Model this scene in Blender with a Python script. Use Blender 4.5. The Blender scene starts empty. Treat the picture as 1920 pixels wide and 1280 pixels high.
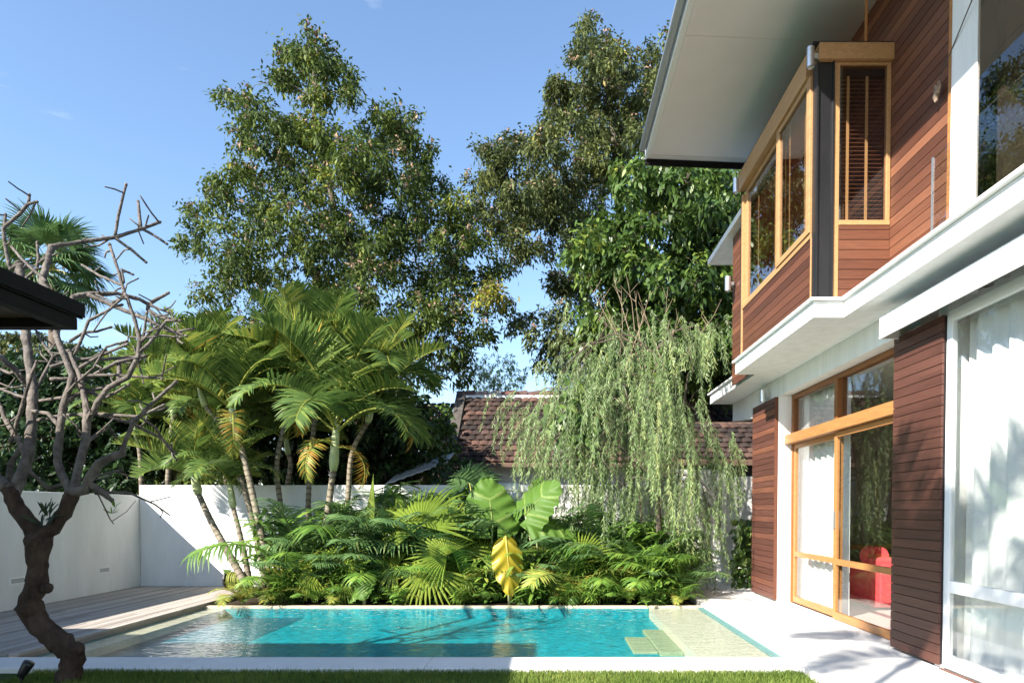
import bpy, math, random
import numpy as np
from mathutils import Vector, Matrix
R = math.radians
random.seed(7); rng = np.random.default_rng(7)
S = bpy.context.scene
COL = S.collection

# ------------------------------------------------------------------ camera, sky, sun, exposure
EYE = 1.5; F = 1280.0; VX = 1030.0; PITCH = 0.026; PY = 957.0 + F*math.tan(PITCH)
cam = bpy.data.cameras.new('camera'); camo = bpy.data.objects.new('camera', cam); COL.objects.link(camo)
cam.sensor_width = 36; cam.lens = F/1920*36; cam.shift_x = (960-VX)/1920; cam.shift_y = (PY-640)/1920
cam.clip_end = 2000; cam.clip_start = 0.05
camo.location = (0, 0, EYE); camo.rotation_euler = (R(90)-PITCH, 0, 0)
S.camera = camo
SUN = Vector((1.0, .95, -.95)).normalized()
sl = bpy.data.lights.new('sun', 'SUN'); sl.energy = 5.0; sl.angle = R(.55); sl.color = (1, .94, .84)
so = bpy.data.objects.new('sun', sl); COL.objects.link(so)
so.rotation_euler = SUN.to_track_quat('-Z', 'Y').to_euler(); so.location = (-8, -8, 12)
W = bpy.data.worlds.new('World'); S.world = W; W.use_nodes = True
nt = W.node_tree; nt.nodes.clear()
wo = nt.nodes.new('ShaderNodeOutputWorld'); bg = nt.nodes.new('ShaderNodeBackground')
sk = nt.nodes.new('ShaderNodeTexSky'); sk.sky_type = 'NISHITA'; sk.sun_disc = False
sk.sun_elevation = math.asin(-SUN.z); sk.sun_rotation = math.atan2(-SUN.x, -SUN.y)
sk.air_density = 1.1; sk.dust_density = .3; sk.ozone_density = 3.2
bg.inputs[1].default_value = .105
# thin high cloud in the sky itself
tc = nt.nodes.new('ShaderNodeTexCoord'); mp = nt.nodes.new('ShaderNodeMapping'); mp.inputs['Scale'].default_value = (1.6, 1.6, 6.5)
ns = nt.nodes.new('ShaderNodeTexNoise'); ns.inputs['Scale'].default_value = 1.7; ns.inputs['Detail'].default_value = 7; ns.inputs['Roughness'].default_value = .62
cr = nt.nodes.new('ShaderNodeValToRGB'); cr.color_ramp.elements[0].position = .625; cr.color_ramp.elements[1].position = .95
cr.color_ramp.elements[0].color = (0, 0, 0, 1); cr.color_ramp.elements[1].color = (.6, .6, .6, 1)
mx = nt.nodes.new('ShaderNodeMixRGB'); mx.inputs[2].default_value = (6.5, 6.8, 7.4, 1)
nt.links.new(tc.outputs['Generated'], mp.inputs[0]); nt.links.new(mp.outputs[0], ns.inputs[0]); nt.links.new(ns.outputs[0], cr.inputs[0])
nt.links.new(cr.outputs[0], mx.inputs[0]); nt.links.new(sk.outputs[0], mx.inputs[1])
nt.links.new(mx.outputs[0], bg.inputs[0]); nt.links.new(bg.outputs[0], wo.inputs[0])
S.view_settings.view_transform = 'Standard'; S.view_settings.look = 'None'; S.view_settings.gamma = 1
S.view_settings.exposure = 1.47; S.view_settings.use_curve_mapping = False
S.cycles.max_bounces = 8; S.cycles.transparent_max_bounces = 24; S.cycles.diffuse_bounces = 4
S.cycles.caustics_reflective = False; S.cycles.caustics_refractive = False

# ------------------------------------------------------------------ survey helpers (pixel + distance -> metres)
def ray(px, py):
    u = (PY-py)/F
    f = math.cos(PITCH)+u*math.sin(PITCH)
    return ((px-VX)/F/f, (u*math.cos(PITCH)-math.sin(PITCH))/f)
def at(px, py, Y):
    x, z = ray(px, py); return Vector((x*Y, Y, EYE+z*Y))
def onx(px, py, X):
    x, z = ray(px, py); Y = X/x; return Vector((X, Y, EYE+z*Y))
def gnd(px, py, z=0):
    x, k = ray(px, py); Y = (z-EYE)/k; return Vector((x*Y, Y, z))

# ------------------------------------------------------------------ object helpers
def tag(o, label=None, cat=None, group=None, kind=None):
    if label: o['label'] = label
    if cat: o['category'] = cat
    if group: o['group'] = group
    if kind: o['kind'] = kind
    return o
def empty(name, loc, label=None, cat=None, group=None, rz=0):
    o = bpy.data.objects.new(name, None); COL.objects.link(o); o.location = loc; o.rotation_euler = (0, 0, rz)
    o.empty_display_size = .1
    return tag(o, label, cat, group)
def wloc(p):
    v = Vector((0, 0, 0))
    while p is not None: v = v + Vector(p.location); p = p.parent
    return v
class MB:
    def __init__(s): s.v = []; s.f = []; s.t = []; s.big = []
    def add(s, vs, fs, t=.5):
        b = len(s.v); s.v.extend([tuple(v) for v in vs]); s.f.extend([tuple(b+i for i in q) for q in fs])
        s.t.extend([t]*len(fs)) if not hasattr(t, '__len__') else s.t.extend(t)
        return s
    def hexa(s, p, t=.5):
        return s.add(p, [(0, 3, 2, 1), (4, 5, 6, 7), (0, 1, 5, 4), (1, 2, 6, 5), (2, 3, 7, 6), (3, 0, 4, 7)], t)
    def box(s, x0, x1, y0, y1, z0, z1, t=.5):
        return s.hexa([(x0, y0, z0), (x1, y0, z0), (x1, y1, z0), (x0, y1, z0), (x0, y0, z1), (x1, y0, z1), (x1, y1, z1), (x0, y1, z1)], t)
    def quad(s, a, b, c, d, t=.5): return s.add([a, b, c, d], [(0, 1, 2, 3)], t)
    def prism(s, poly, lo, hi, ax, t=.5):
        # polygon given in the two other axes, extruded along ax
        def mk(p, w):
            q = list(p); q.insert(ax, w); return q
        n = len(poly); vs = [mk(p, lo) for p in poly]+[mk(p, hi) for p in poly]
        fs = [tuple(range(n))[::-1], tuple(range(n, 2*n))]+[(i, (i+1) % n, n+(i+1) % n, n+i) for i in range(n)]
        return s.add(vs, fs, t)
    def tube(s, pts, rad, n=6, t=.5, cap=True, wob=0, seed=0):
        pts = [Vector(p) for p in pts]; m = len(pts)
        if not hasattr(rad, '__len__'): rad = [rad]*m
        rr = random.Random(seed); vs = []; up = Vector((.31, .17, .93)); prev = None
        for i, p in enumerate(pts):
            d = (pts[min(i+1, m-1)]-pts[max(i-1, 0)])
            if d.length < 1e-9: d = Vector((0, 0, 1))
            d.normalize()
            if prev is None:
                a = d.cross(up)
                if a.length < .1: a = d.cross(Vector((1, 0, 0)))
            else: a = prev-d*prev.dot(d)
            a.normalize(); prev = a; b = d.cross(a)
            for k in range(n):
                g = 2*math.pi*k/n; r = rad[i]*(1+wob*(rr.random()-.5)*2)
                vs.append(p+a*(math.cos(g)*r)+b*(math.sin(g)*r))
        fs = [(i*n+k, i*n+(k+1) % n, (i+1)*n+(k+1) % n, (i+1)*n+k) for i in range(m-1) for k in range(n)]
        if cap: fs += [tuple(range(n))[::-1], tuple((m-1)*n+k for k in range(n))]
        return s.add(vs, fs, t)
    def lathe(s, prof, c, n=16, t=.5):
        vs = []; c = Vector(c)
        for r, z in prof:
            for k in range(n): vs.append(c+Vector((r*math.cos(2*math.pi*k/n), r*math.sin(2*math.pi*k/n), z)))
        m = len(prof)
        fs = [(i*n+k, i*n+(k+1) % n, (i+1)*n+(k+1) % n, (i+1)*n+k) for i in range(m-1) for k in range(n)]
        fs += [tuple(range(n))[::-1], tuple((m-1)*n+k for k in range(n))]
        return s.add(vs, fs, t)
    def np(s, V, Fq, T):
        s.big.append((np.asarray(V, float), np.asarray(Fq, int), np.asarray(T, float))); return s
    def mesh(s, name, mat, off=(0, 0, 0), smooth=False):
        me = bpy.data.meshes.new(name)
        if s.big:
            Vs = [np.array(s.v).reshape(-1, 3)] if s.v else []; nb = len(s.v)
            starts = []; loops = []; T = list(s.t); lo = 0
            for f in s.f: starts.append(lo); loops.extend(f); lo += len(f)
            L = [np.array(loops, int)]; ST = [np.array(starts, int)]; TT = [np.array(T, float)]
            for V, Fq, t in s.big:
                Vs.append(V); L.append((Fq+nb).ravel()); k = Fq.shape[1]
                ST.append(lo+np.arange(len(Fq))*k); lo += k*len(Fq); nb += len(V); TT.append(t)
            V = np.concatenate(Vs)-np.array(off); L = np.concatenate(L).astype(np.int32); ST = np.concatenate(ST).astype(np.int32); TT = np.concatenate(TT)
            me.vertices.add(len(V)); me.vertices.foreach_set('co', V.astype(np.float32).ravel())
            me.loops.add(len(L)); me.loops.foreach_set('vertex_index', L)
            me.polygons.add(len(ST)); me.polygons.foreach_set('loop_start', ST)
            me.update(calc_edges=True)
        else:
            me.from_pydata([(v[0]-off[0], v[1]-off[1], v[2]-off[2]) for v in s.v], [], s.f); TT = np.array(s.t, float)
        a = me.attributes.new('tint', 'FLOAT', 'FACE'); a.data.foreach_set('value', TT.astype(np.float32))
        if smooth: me.polygons.foreach_set('use_smooth', [True]*len(me.polygons))
        if mat: me.materials.append(mat)
        me.update(); return me
    def build(s, name, mat, parent=None, smooth=False, bevel=0, label=None, cat=None, group=None, kind=None):
        if parent is None:
            A = np.array(s.v).reshape(-1, 3) if s.v else s.big[0][0]
            off = (float(A[:, 0].mean()), float(A[:, 1].mean()), float(A[:, 2].min()))
        else: off = tuple(wloc(parent))
        me = s.mesh(name, mat, off, smooth)
        o = bpy.data.objects.new(name, me); COL.objects.link(o)
        if parent is None: o.location = off
        else: o.parent = parent
        if bevel:
            b = o.modifiers.new('bevel', 'BEVEL'); b.width = bevel; b.segments = 2; b.limit_method = 'ANGLE'; b.angle_limit = R(40)
        return tag(o, label, cat, group, kind)

def strips(P, D, N, L, Wd, prof, droop=0., fold=.25, tint=None, bend=None):
    """vectorised leaves: base P, direction D, face normal N, length L, half width Wd"""
    P = np.asarray(P, float); n = len(P); D = np.asarray(D, float); D = D/np.linalg.norm(D, axis=1)[:, None]
    Sd = np.cross(D, N); Sd /= (np.linalg.norm(Sd, axis=1)[:, None]+1e-9); Nn = np.cross(Sd, D)
    L = np.broadcast_to(L, (n,))[:, None]; Wd = np.broadcast_to(Wd, (n,))[:, None]; dr = np.broadcast_to(droop, (n,))[:, None]
    k = len(prof); V = np.zeros((n, k*2, 3))
    for i, (t, w) in enumerate(prof):
        c = P+D*L*t; c = c+np.array([0, 0, -1.])*(dr*L*t*t)
        if i % 2 == 1 or w > .5: c = c-Nn*(fold*w*Wd)*0
        V[:, 2*i] = c+Sd*Wd*w+Nn*(Wd*w*fold); V[:, 2*i+1] = c-Sd*Wd*w+Nn*(Wd*w*fold*-.3)
    base = (np.arange(n)*k*2)[:, None]
    Fq = np.concatenate([base+np.array([2*i, 2*i+1, 2*i+3, 2*i+2]) for i in range(k-1)], 1).reshape(-1, 4)
    T = np.full(n, .5) if tint is None else np.asarray(tint, float)
    return V.reshape(-1, 3), Fq, np.repeat(np.clip(T, 0, 1), k-1)
PROF3 = [(0, .12), (.42, 1.), (1, .03)]
PROF4 = [(0, .25), (.3, 1.), (.68, .8), (1, .04)]
def unit(n): v = rng.normal(size=(n, 3)); return v/np.linalg.norm(v, axis=1)[:, None]

# ------------------------------------------------------------------ materials
def mat(name, col=(.5, .5, .5), rough=.6, spec=.4, metal=0., noise=0., nscale=6., stretch=(1, 1, 1), bump=0., bscale=40., ramp=None, trans=0., coat=0., nd=5):
    m = bpy.data.materials.new(name); m.use_nodes = True; t = m.node_tree; N = t.nodes; Lk = t.links
    b = N['Principled BSDF']; b.inputs['Roughness'].default_value = rough; b.inputs['Metallic'].default_value = metal
    b.inputs['Specular IOR Level'].default_value = spec; b.inputs['Coat Weight'].default_value = coat
    tcn = N.new('ShaderNodeTexCoord'); mpn = N.new('ShaderNodeMapping'); mpn.inputs['Scale'].default_value = stretch; Lk.new(tcn.outputs['Object'], mpn.inputs[0])
    out = None
    if ramp:
        a = N.new('ShaderNodeAttribute'); a.attribute_name = 'tint'
        c = N.new('ShaderNodeValToRGB'); e = c.color_ramp.elements
        while len(e) < len(ramp): e.new(.5)
        for i, (p, q) in enumerate(ramp): e[i].position = p; e[i].color = (*q, 1)
        Lk.new(a.outputs['Fac'], c.inputs[0]); out = c.outputs[0]
    else:
        r = N.new('ShaderNodeRGB'); r.outputs[0].default_value = (*col, 1); out = r.outputs[0]
    if noise:
        n = N.new('ShaderNodeTexNoise'); n.inputs['Scale'].default_value = nscale; n.inputs['Detail'].default_value = nd; n.inputs['Roughness'].default_value = .65
        Lk.new(mpn.outputs[0], n.inputs[0])
        mr = N.new('ShaderNodeMapRange'); mr.inputs[1].default_value = .28; mr.inputs[2].default_value = .72; mr.inputs[3].default_value = 1-noise; mr.inputs[4].default_value = 1+noise
        Lk.new(n.outputs[0], mr.inputs[0])
        hv = N.new('ShaderNodeVectorMath'); hv.operation = 'SCALE'; Lk.new(out, hv.inputs[0]); Lk.new(mr.outputs[0], hv.inputs['Scale']); out = hv.outputs[0]
    Lk.new(out, b.inputs['Base Color'])
    if bump:
        n2 = N.new('ShaderNodeTexNoise'); n2.inputs['Scale'].default_value = bscale; n2.inputs['Detail'].default_value = 4; Lk.new(mpn.outputs[0], n2.inputs[0])
        bp = N.new('ShaderNodeBump'); bp.inputs['Strength'].default_value = bump; bp.inputs['Distance'].default_value = .02; Lk.new(n2.outputs[0], bp.inputs['Height']); Lk.new(bp.outputs[0], b.inputs['Normal'])
    if trans:
        tr = N.new('ShaderNodeBsdfTranslucent'); ms = N.new('ShaderNodeMixShader'); ms.inputs[0].default_value = trans
        Lk.new(out, tr.inputs[0]); Lk.new(b.outputs[0], ms.inputs[1]); Lk.new(tr.outputs[0], ms.inputs[2]); Lk.new(ms.outputs[0], N['Material Output'].inputs[0])
    return m
def leafmat(name, ramp, rough=.42, trans=.3, spec=.35): return mat(name, rough=rough, ramp=ramp, trans=trans, spec=spec)
def glassmat(name, tint=(.9, .93, .93), ior=1.5, rough=0., boost=1.0, bump=0):
    m = bpy.data.materials.new(name); m.use_nodes = True; t = m.node_tree; N = t.nodes; N.clear()
    o = N.new('ShaderNodeOutputMaterial'); a = N.new('ShaderNodeBsdfTransparent'); g = N.new('ShaderNodeBsdfGlossy'); ms = N.new('ShaderNodeMixShader'); fr = N.new('ShaderNodeFresnel')
    a.inputs[0].default_value = (*tint, 1); g.inputs['Roughness'].default_value = rough; fr.inputs[0].default_value = ior
    mm = N.new('ShaderNodeMath'); mm.operation = 'MULTIPLY'; mm.inputs[1].default_value = boost; mm.use_clamp = True
    ge = N.new('ShaderNodeNewGeometry'); im = N.new('ShaderNodeMapRange'); im.inputs[3].default_value = ior; im.inputs[4].default_value = 1/ior
    t.links.new(ge.outputs['Backfacing'], im.inputs[0]); t.links.new(im.outputs[0], fr.inputs[0])   # a thin sheet: same reflectance from both sides
    t.links.new(fr.outputs[0], mm.inputs[0]); t.links.new(mm.outputs[0], ms.inputs[0]); t.links.new(a.outputs[0], ms.inputs[1]); t.links.new(g.outputs[0], ms.inputs[2]); t.links.new(ms.outputs[0], o.inputs[0])
    if bump:
        tcn = N.new('ShaderNodeTexCoord'); mpn = N.new('ShaderNodeMapping'); mpn.inputs['Scale'].default_value = (1, 1.7, 1); t.links.new(tcn.outputs['Object'], mpn.inputs[0])
        n = N.new('ShaderNodeTexNoise'); n.inputs['Scale'].default_value = 5.5; n.inputs['Detail'].default_value = 2.5; n.inputs['Distortion'].default_value = .4
        bp = N.new('ShaderNodeBump'); bp.inputs['Strength'].default_value = bump; bp.inputs['Distance'].default_value = .05
        t.links.new(mpn.outputs[0], n.inputs[0]); t.links.new(n.outputs[0], bp.inputs['Height']); t.links.new(bp.outputs[0], g.inputs['Normal']); t.links.new(bp.outputs[0], fr.inputs['Normal'])
    return m
M = {}
M['white'] = mat('white_plaster', (.80, .80, .79), .75, .25, noise=.09, nscale=2.2, stretch=(3, 3, .35), bump=.06, bscale=60)
M['wallwhite'] = mat('garden_wall_plaster', (.74, .74, .74), .85, .2, noise=.09, nscale=1.8, stretch=(1.6, 1.6, .4), bump=.12, bscale=35)
M['oldwall'] = mat('stained_wall_plaster', (.76, .75, .72), .9, .15, noise=.18, nscale=2.2, stretch=(1, 1, .3), bump=.2, bscale=30)
M['paintwhite'] = mat('white_paint', (.82, .82, .81), .45, .4, noise=.03, nscale=3)
M['paving'] = mat('pale_terrazzo', (.74, .72, .69), .6, .3, noise=.13, nscale=1.4, bump=.05, bscale=80)
M['coping'] = mat('pale_coping_stone', (.72, .71, .69), .65, .3, noise=.07, nscale=3, bump=.06, bscale=70)
M['edge'] = mat('beige_edge_stone', (.56, .47, .33), .7, .3, noise=.15, nscale=8)
M['deck'] = mat('weathered_deck_timber', ramp=[(0, (.27, .235, .205)), (1, (.44, .395, .355))], rough=.8, spec=.2, noise=.2, nscale=5, stretch=(14, .6, 6), bump=.25, bscale=16)
M['shutter'] = mat('dark_red_shutter_timber', ramp=[(0, (.075, .030, .022)), (.6, (.115, .047, .034)), (1, (.20, .078, .040))], rough=.5, spec=.35, noise=.3, nscale=3.5, stretch=(6, .5, 14), bump=.12, bscale=14)
M['cladding'] = mat('red_brown_cladding_timber', ramp=[(0, (.070, .026, .016)), (.55, (.130, .049, .028)), (1, (.21, .086, .047))], rough=.45, spec=.35, noise=.24, nscale=3.5, stretch=(1.2, .5, 14), bump=.1, bscale=14)
M['teak'] = mat('honey_teak', (.39, .175, .060), .42, .4, noise=.2, nscale=4, stretch=(5, .7, 9), bump=.06, bscale=20)
M['teakpale'] = mat('pale_honey_teak', (.42, .235, .105), .42, .4, noise=.18, nscale=4, stretch=(5, .7, 9), bump=.06, bscale=20)
M['teakdark'] = mat('brown_teak', (.24, .095, .03), .45, .4, noise=.2, nscale=4, stretch=(5, .7, 9))
M['black'] = mat('black_steel', (.012, .012, .014), .4, .5, noise=.2, nscale=5)
M['blackroof'] = mat('black_roof_metal', (.006, .0055, .006), .6, .15, noise=.25, nscale=6)
M['steel'] = mat('brushed_steel', (.62, .62, .62), .3, .5, metal=.9)
M['soffit'] = mat('soffit_board', (.84, .76, .75), .8, .2, noise=.03, nscale=2)
M['gutter'] = mat('grey_gutter', (.42, .42, .42), .5, .4)
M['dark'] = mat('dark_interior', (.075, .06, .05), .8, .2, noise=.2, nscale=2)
M['brownply'] = mat('brown_ceiling_board', (.12, .075, .055), .6, .3, noise=.15, nscale=2)
M['roomwall'] = mat('room_wall', (.30, .25, .21), .8, .2, noise=.06)
M['roomfloor'] = mat('room_floor', (.50, .46, .43), .35, .4, noise=.06, nscale=3)
M['curtain'] = mat('white_sheer_curtain', (.90, .90, .89), .8, .1, trans=.12)
M['red'] = mat('red_upholstery', (.78, .10, .115), .8, .2, noise=.15, nscale=14, bump=.1, bscale=90)
M['glass'] = glassmat('window_glass', (.97, .98, .97), 1.5, boost=1.25)
M['glassdark'] = glassmat('tinted_window_glass', (.84, .82, .80), 1.5, boost=1.6)
M['glassclear'] = glassmat('balustrade_glass', (.95, .97, .97), 1.5, boost=1.1)
M['slat'] = mat('blind_slat_timber', (.32, .135, .065), .45, .4, noise=.2, nscale=5, stretch=(1, 4, 1))
M['tape'] = mat('blind_tape', (.62, .38, .18), .8, .1)
M['tileroof'] = mat('weathered_clay_tile', ramp=[(0, (.024, .021, .02)), (.5, (.058, .039, .033)), (1, (.15, .082, .062))], rough=.9, spec=.15, noise=.45, nscale=2.4, bump=.4, bscale=26)
M['ridge'] = mat('mossy_ridge_tile', ramp=[(0, (.07, .055, .05)), (.5, (.15, .075, .065)), (1, (.36, .32, .29))], rough=.9, spec=.1, noise=.3, nscale=5, bump=.3)
M['verge'] = mat('dark_mortar_verge', (.085, .075, .068), .9, .1, noise=.35, nscale=5, bump=.3)
M['sheet'] = mat('grey_roof_sheet', (.45, .47, .50), .5, .4, noise=.2, nscale=4)
M['pool'] = mat('turquoise_pool_tile', (.007, .28, .33), .5, .3, noise=.42, nscale=11, nd=6)
M['poolshelf'] = mat('shade_blue_pool_tile', (.02, .13, .18), .5, .3, noise=.14, nscale=14)  # shade and wall reflection over the left pool floor, put into the tile colour
M['overflow'] = mat('pale_turquoise_tile', (.12, .25, .24), .5, .3, noise=.2, nscale=18)
M['shelf'] = mat('sandy_pebble_shelf', (.60, .53, .40), .7, .3, noise=.28, nscale=34, bump=.2, bscale=70)
M['step'] = mat('pale_green_step_stone', (.30, .34, .21), .7, .3, noise=.2, nscale=16)
M['water'] = glassmat('pool_water', (.90, .98, .985), 1.33, rough=.0, boost=1.05, bump=.2)
M['soil'] = mat('dark_soil', (.045, .032, .022), .95, .1, noise=.3, nscale=8, bump=.4)
M['turf'] = mat('lawn_soil', (.05, .075, .02), .95, .1, noise=.3, nscale=12)
M['earth'] = mat('earth', (.10, .085, .06), .95, .1, noise=.3, nscale=1)
M['bark'] = mat('grey_brown_bark', (.12, .095, .075), .9, .15, noise=.4, nscale=7, stretch=(1, 1, .5), bump=.6, bscale=22)
M['greybark'] = mat('pale_grey_bark', (.12, .098, .08), .9, .15, noise=.4, nscale=7, stretch=(1, 1, .5), bump=.5, bscale=22)
M['frang'] = mat('frangipani_bark', (.125, .108, .095), .85, .2, noise=.6, nscale=11, bump=.8, bscale=26)
M['frangtrunk'] = mat('rough_shade_toned_frangipani_bark', (.06, .04, .03), .9, .2, noise=.6, nscale=9, stretch=(1, 1, .6), bump=1.0, bscale=22)  # trunk and lower limbs: pavilion shade put into a darker bark colour
M['stem'] = mat('ringed_cane_stem', ramp=[(0, (.10, .08, .055)), (1, (.27, .235, .175))], rough=.7, spec=.25, noise=.25, nscale=8)
M['shaft'] = mat('pale_green_crownshaft', (.42, .47, .24), .5, .3, noise=.15, nscale=6)
M['twig'] = mat('tan_twig', (.27, .21, .145), .8, .2, noise=.2)
M['blossom'] = mat('dry_blossom', (.30, .20, .14), .9, .1, noise=.3)
M['rachis'] = mat('yellow_leaf_stalk', (.42, .38, .10), .5, .3)
M['hose'] = mat('yellow_green_hose', (.20, .22, .035), .5, .4)
M['rope'] = mat('jute_string', (.10, .085, .07), .9, .1)
M['drift'] = mat('driftwood', (.26, .19, .14), .9, .1, noise=.45, nscale=14, bump=.5)
M['leafA'] = leafmat('mango_leaf', [(0, (0.037, 0.059, 0.019)), (.45, (0.079, 0.119, 0.029)), (.85, (0.173, 0.221, 0.043)), (1, (0.345, 0.299, 0.050))], .55, .28, .2)
M['leafB'] = leafmat('olive_leaf', [(0, (0.046, 0.063, 0.027)), (.5, (0.096, 0.122, 0.042)), (.9, (0.177, 0.205, 0.060)), (1, (0.351, 0.279, 0.075))], .55, .28, .2)
M['leafC'] = leafmat('glossy_bright_leaf', [(0, (0.030, 0.060, 0.017)), (.5, (0.077, 0.139, 0.028)), (.9, (0.186, 0.255, 0.044)), (1, (0.373, 0.364, 0.063))], .38, .3, .4)
M['leafD'] = leafmat('dark_hedge_leaf', [(0, (0.012, 0.029, 0.012)), (.6, (0.031, 0.066, 0.022)), (1, (0.084, 0.156, 0.036))], .45, .2)
M['leafE'] = leafmat('fresh_feathery_leaf', [(0, (.07, .14, .04)), (1, (.17, .28, .08))], .5, .4)
M['willow'] = leafmat('willow_leaf', [(0, (0.069, 0.108, 0.041)), (.5, (0.163, 0.242, 0.089)), (.9, (0.275, 0.383, 0.152)), (1, (0.401, 0.459, 0.179))], .42, .35)
M['areca'] = leafmat('cane_palm_leaf', [(0, (0.048, 0.098, 0.028)), (.45, (0.126, 0.203, 0.046)), (.75, (0.268, 0.324, 0.065)), (.9, (0.484, 0.438, 0.086)), (1, (0.484, 0.274, 0.050))], .5, .36, .25)
M['fan'] = leafmat('yellow_green_fan_leaf', [(0, (0.099, 0.176, 0.028)), (.6, (0.220, 0.319, 0.044)), (1, (0.374, 0.396, 0.066))], .38, .4, .5)
M['fandark'] = leafmat('dark_fan_leaf', [(0, (0.051, 0.112, 0.041)), (.7, (0.122, 0.214, 0.071)), (1, (0.325, 0.366, 0.122))], .4, .25, .5)
M['taro'] = leafmat('elephant_ear_leaf', [(0, (0.052, 0.121, 0.023)), (.5, (0.115, 0.218, 0.034)), (1, (0.310, 0.391, 0.115))], .5, .4, .25)
M['taroyellow'] = leafmat('yellowing_elephant_ear_leaf', [(0, (.26, .26, .02)), (.5, (.46, .33, .02)), (1, (.55, .46, .10))], .4, .3, .4)
M['under'] = leafmat('understory_leaf', [(0, (0.042, 0.100, 0.024)), (.5, (0.125, 0.245, 0.041)), (.85, (0.270, 0.399, 0.066)), (1, (0.501, 0.543, 0.098))], .45, .36, .3)
M['grass'] = leafmat('lawn_grass', [(0, (0.090, 0.150, 0.027)), (.6, (0.173, 0.247, 0.048)), (1, (0.315, 0.330, 0.090))], .6, .3, .2)

# ================================================================== SETTING
XL = -8.0; XDECK = -5.48; XPR = 2.45; YPF = 6.98; YPB = 10.8; YBACK = 13.33; XDOOR = 3.97; XPAN = 3.70
# ground sheet with a hole for the pool
g = MB()
for x0, x1, y0, y1 in ((-300, 300, -100, 6.2), (-300, 300, 11.2, 900), (-300, -5.9, 6.2, 11.2), (2.9, 300, 6.2, 11.2)):
    g.quad((x0, y0, -.09), (x1, y0, -.09), (x1, y1, -.09), (x0, y1, -.09))
g.build('ground', M['earth'], kind='structure')
MB().quad((-12, -6, -.05), (2.41, -6, -.05), (2.41, 6.48, -.05), (-12, 6.48, -.05)).build('lawn_ground', M['turf'], kind='structure')
MB().quad((-5.45, YPB+.12, -.05), (2.3, YPB+.12, -.05), (2.3, YBACK+.3, -.05), (-5.45, YBACK+.3, -.05)).build('planting_bed_ground', M['soil'], kind='structure')
b = MB(); ya = 2.0
for yb in (4.4, 6.9, 9.4, 11.9, 14.6):
    b.box(XPR+.03, 6.5 if yb > 11.9 else XDOOR-.0, ya+.008, yb, -.12, 0); ya = yb
b.box(XPR, XPR+.03, 2.0, 10.82, -.12, -.004)
pv = b.build('paving', M['paving'], kind='structure')
b = MB(); xs = [-12, -8.2, -6.0, -3.6, -1.2, .9, XPR-.002]
for i in range(len(xs)-1): b.box(xs[i]+.003, xs[i+1], 6.48, YPF, -.16, 0)
b.build('front_coping', M['coping'], kind='structure', bevel=.008)
b = MB(); b.box(-5.47, XPR, YPB, YPB+.10, -.6, -.012, .5); b.build('back_pool_edge', M['edge'], kind='structure', bevel=.006)
# pool basin: floor, shelves, walls
DEEP = -.20; LSH = -.196; RSH = -.052; XLS = -3.9; xr0 = 1.58
b = MB(); b.quad((XLS, YPF-.3, DEEP), (xr0, YPF-.3, DEEP), (xr0, YPB, DEEP), (XLS, YPB, DEEP))
b.quad((XLS, YPF-.3, DEEP), (XLS, YPB, DEEP), (XLS, YPB, LSH), (XLS, YPF-.3, LSH))
b.quad((-5.47, YPB-.002, DEEP), (XPR-.002, YPB-.002, DEEP), (XPR-.002, YPB-.002, -.046), (-5.47, YPB-.002, -.046))
b.quad((-5.47, YPF-.02, DEEP), (XPR, YPF-.02, DEEP), (XPR, YPF-.02, -.161), (-5.47, YPF-.02, -.161))
b.quad((XPR-.004, YPF, -.3), (XPR-.004, YPB, -.3), (XPR-.004, YPB, -.046), (XPR-.004, YPF, -.046))
b.quad((-5.44, YPF, -.6), (-5.44, YPB, -.6), (-5.44, YPB, -.046), (-5.44, YPF, -.046))
b.build('pool_basin', M['pool'], kind='structure')
b = MB(); b.quad((-5.44, YPF-.3, LSH), (XLS, YPF-.3, LSH), (XLS, YPB, LSH), (-5.44, YPB, LSH)); b.build('pool_shelf_floor', M['poolshelf'], kind='structure')
b = MB(); b.box(-5.44, -5.15, YPF-.1, YPB-.004, -.159, -.062); b.build('pool_bench', M['edge'], kind='structure')
b = MB(); b.box(xr0, XPR-.10, YPF-.2, YPB-.01, -.3, RSH); b.build('pool_sun_shelf', M['shelf'], kind='structure')
b = MB(); b.box(XPR-.10, XPR-.01, YPF-.2, YPB-.012, -.3, RSH+.022); b.build('pool_overflow_step', M['overflow'], kind='structure')
b = MB(); b.box(1.30, xr0-.004, 7.94, 9.5, DEEP-.1, -.155); b.build('pool_upper_step', M['step'], kind='structure', bevel=.01)
b = MB(); b.box(1.0, 1.296, 8.07, 9.03, DEEP-.1, -.175); b.build('pool_lower_step', M['step'], kind='structure', bevel=.01)
b = MB(); b.quad((-5.45, YPF-.01, -.034), (XPR, YPF-.01, -.034), (XPR, YPB+.004, -.034), (-5.45, YPB+.004, -.034)); b.build('pool_water', M['water'], kind='structure')
# timber deck
b = MB(); n = 25; w = (XDECK-XL)/n; rr = random.Random(3)
for i in range(n):
    y = 7.0
    while y < YBACK-.02:
        y2 = min(YBACK-.015, y+rr.uniform(2.2, 3.6)) if y > 7.0 else y+rr.uniform(1.5, 3.4)
        y2 = min(y2, YBACK-.015)
        b.box(XL+i*w+.005, XL+(i+1)*w-.004, y, y2-.003, 0, .028+rr.uniform(-.0015, .0015), rr.random()); y = y2
b.box(XDECK-.03, XDECK, 7.0, YBACK-.6, -.14, -.002, .3)
b.build('timber_deck', M['deck'], kind='structure')

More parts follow.
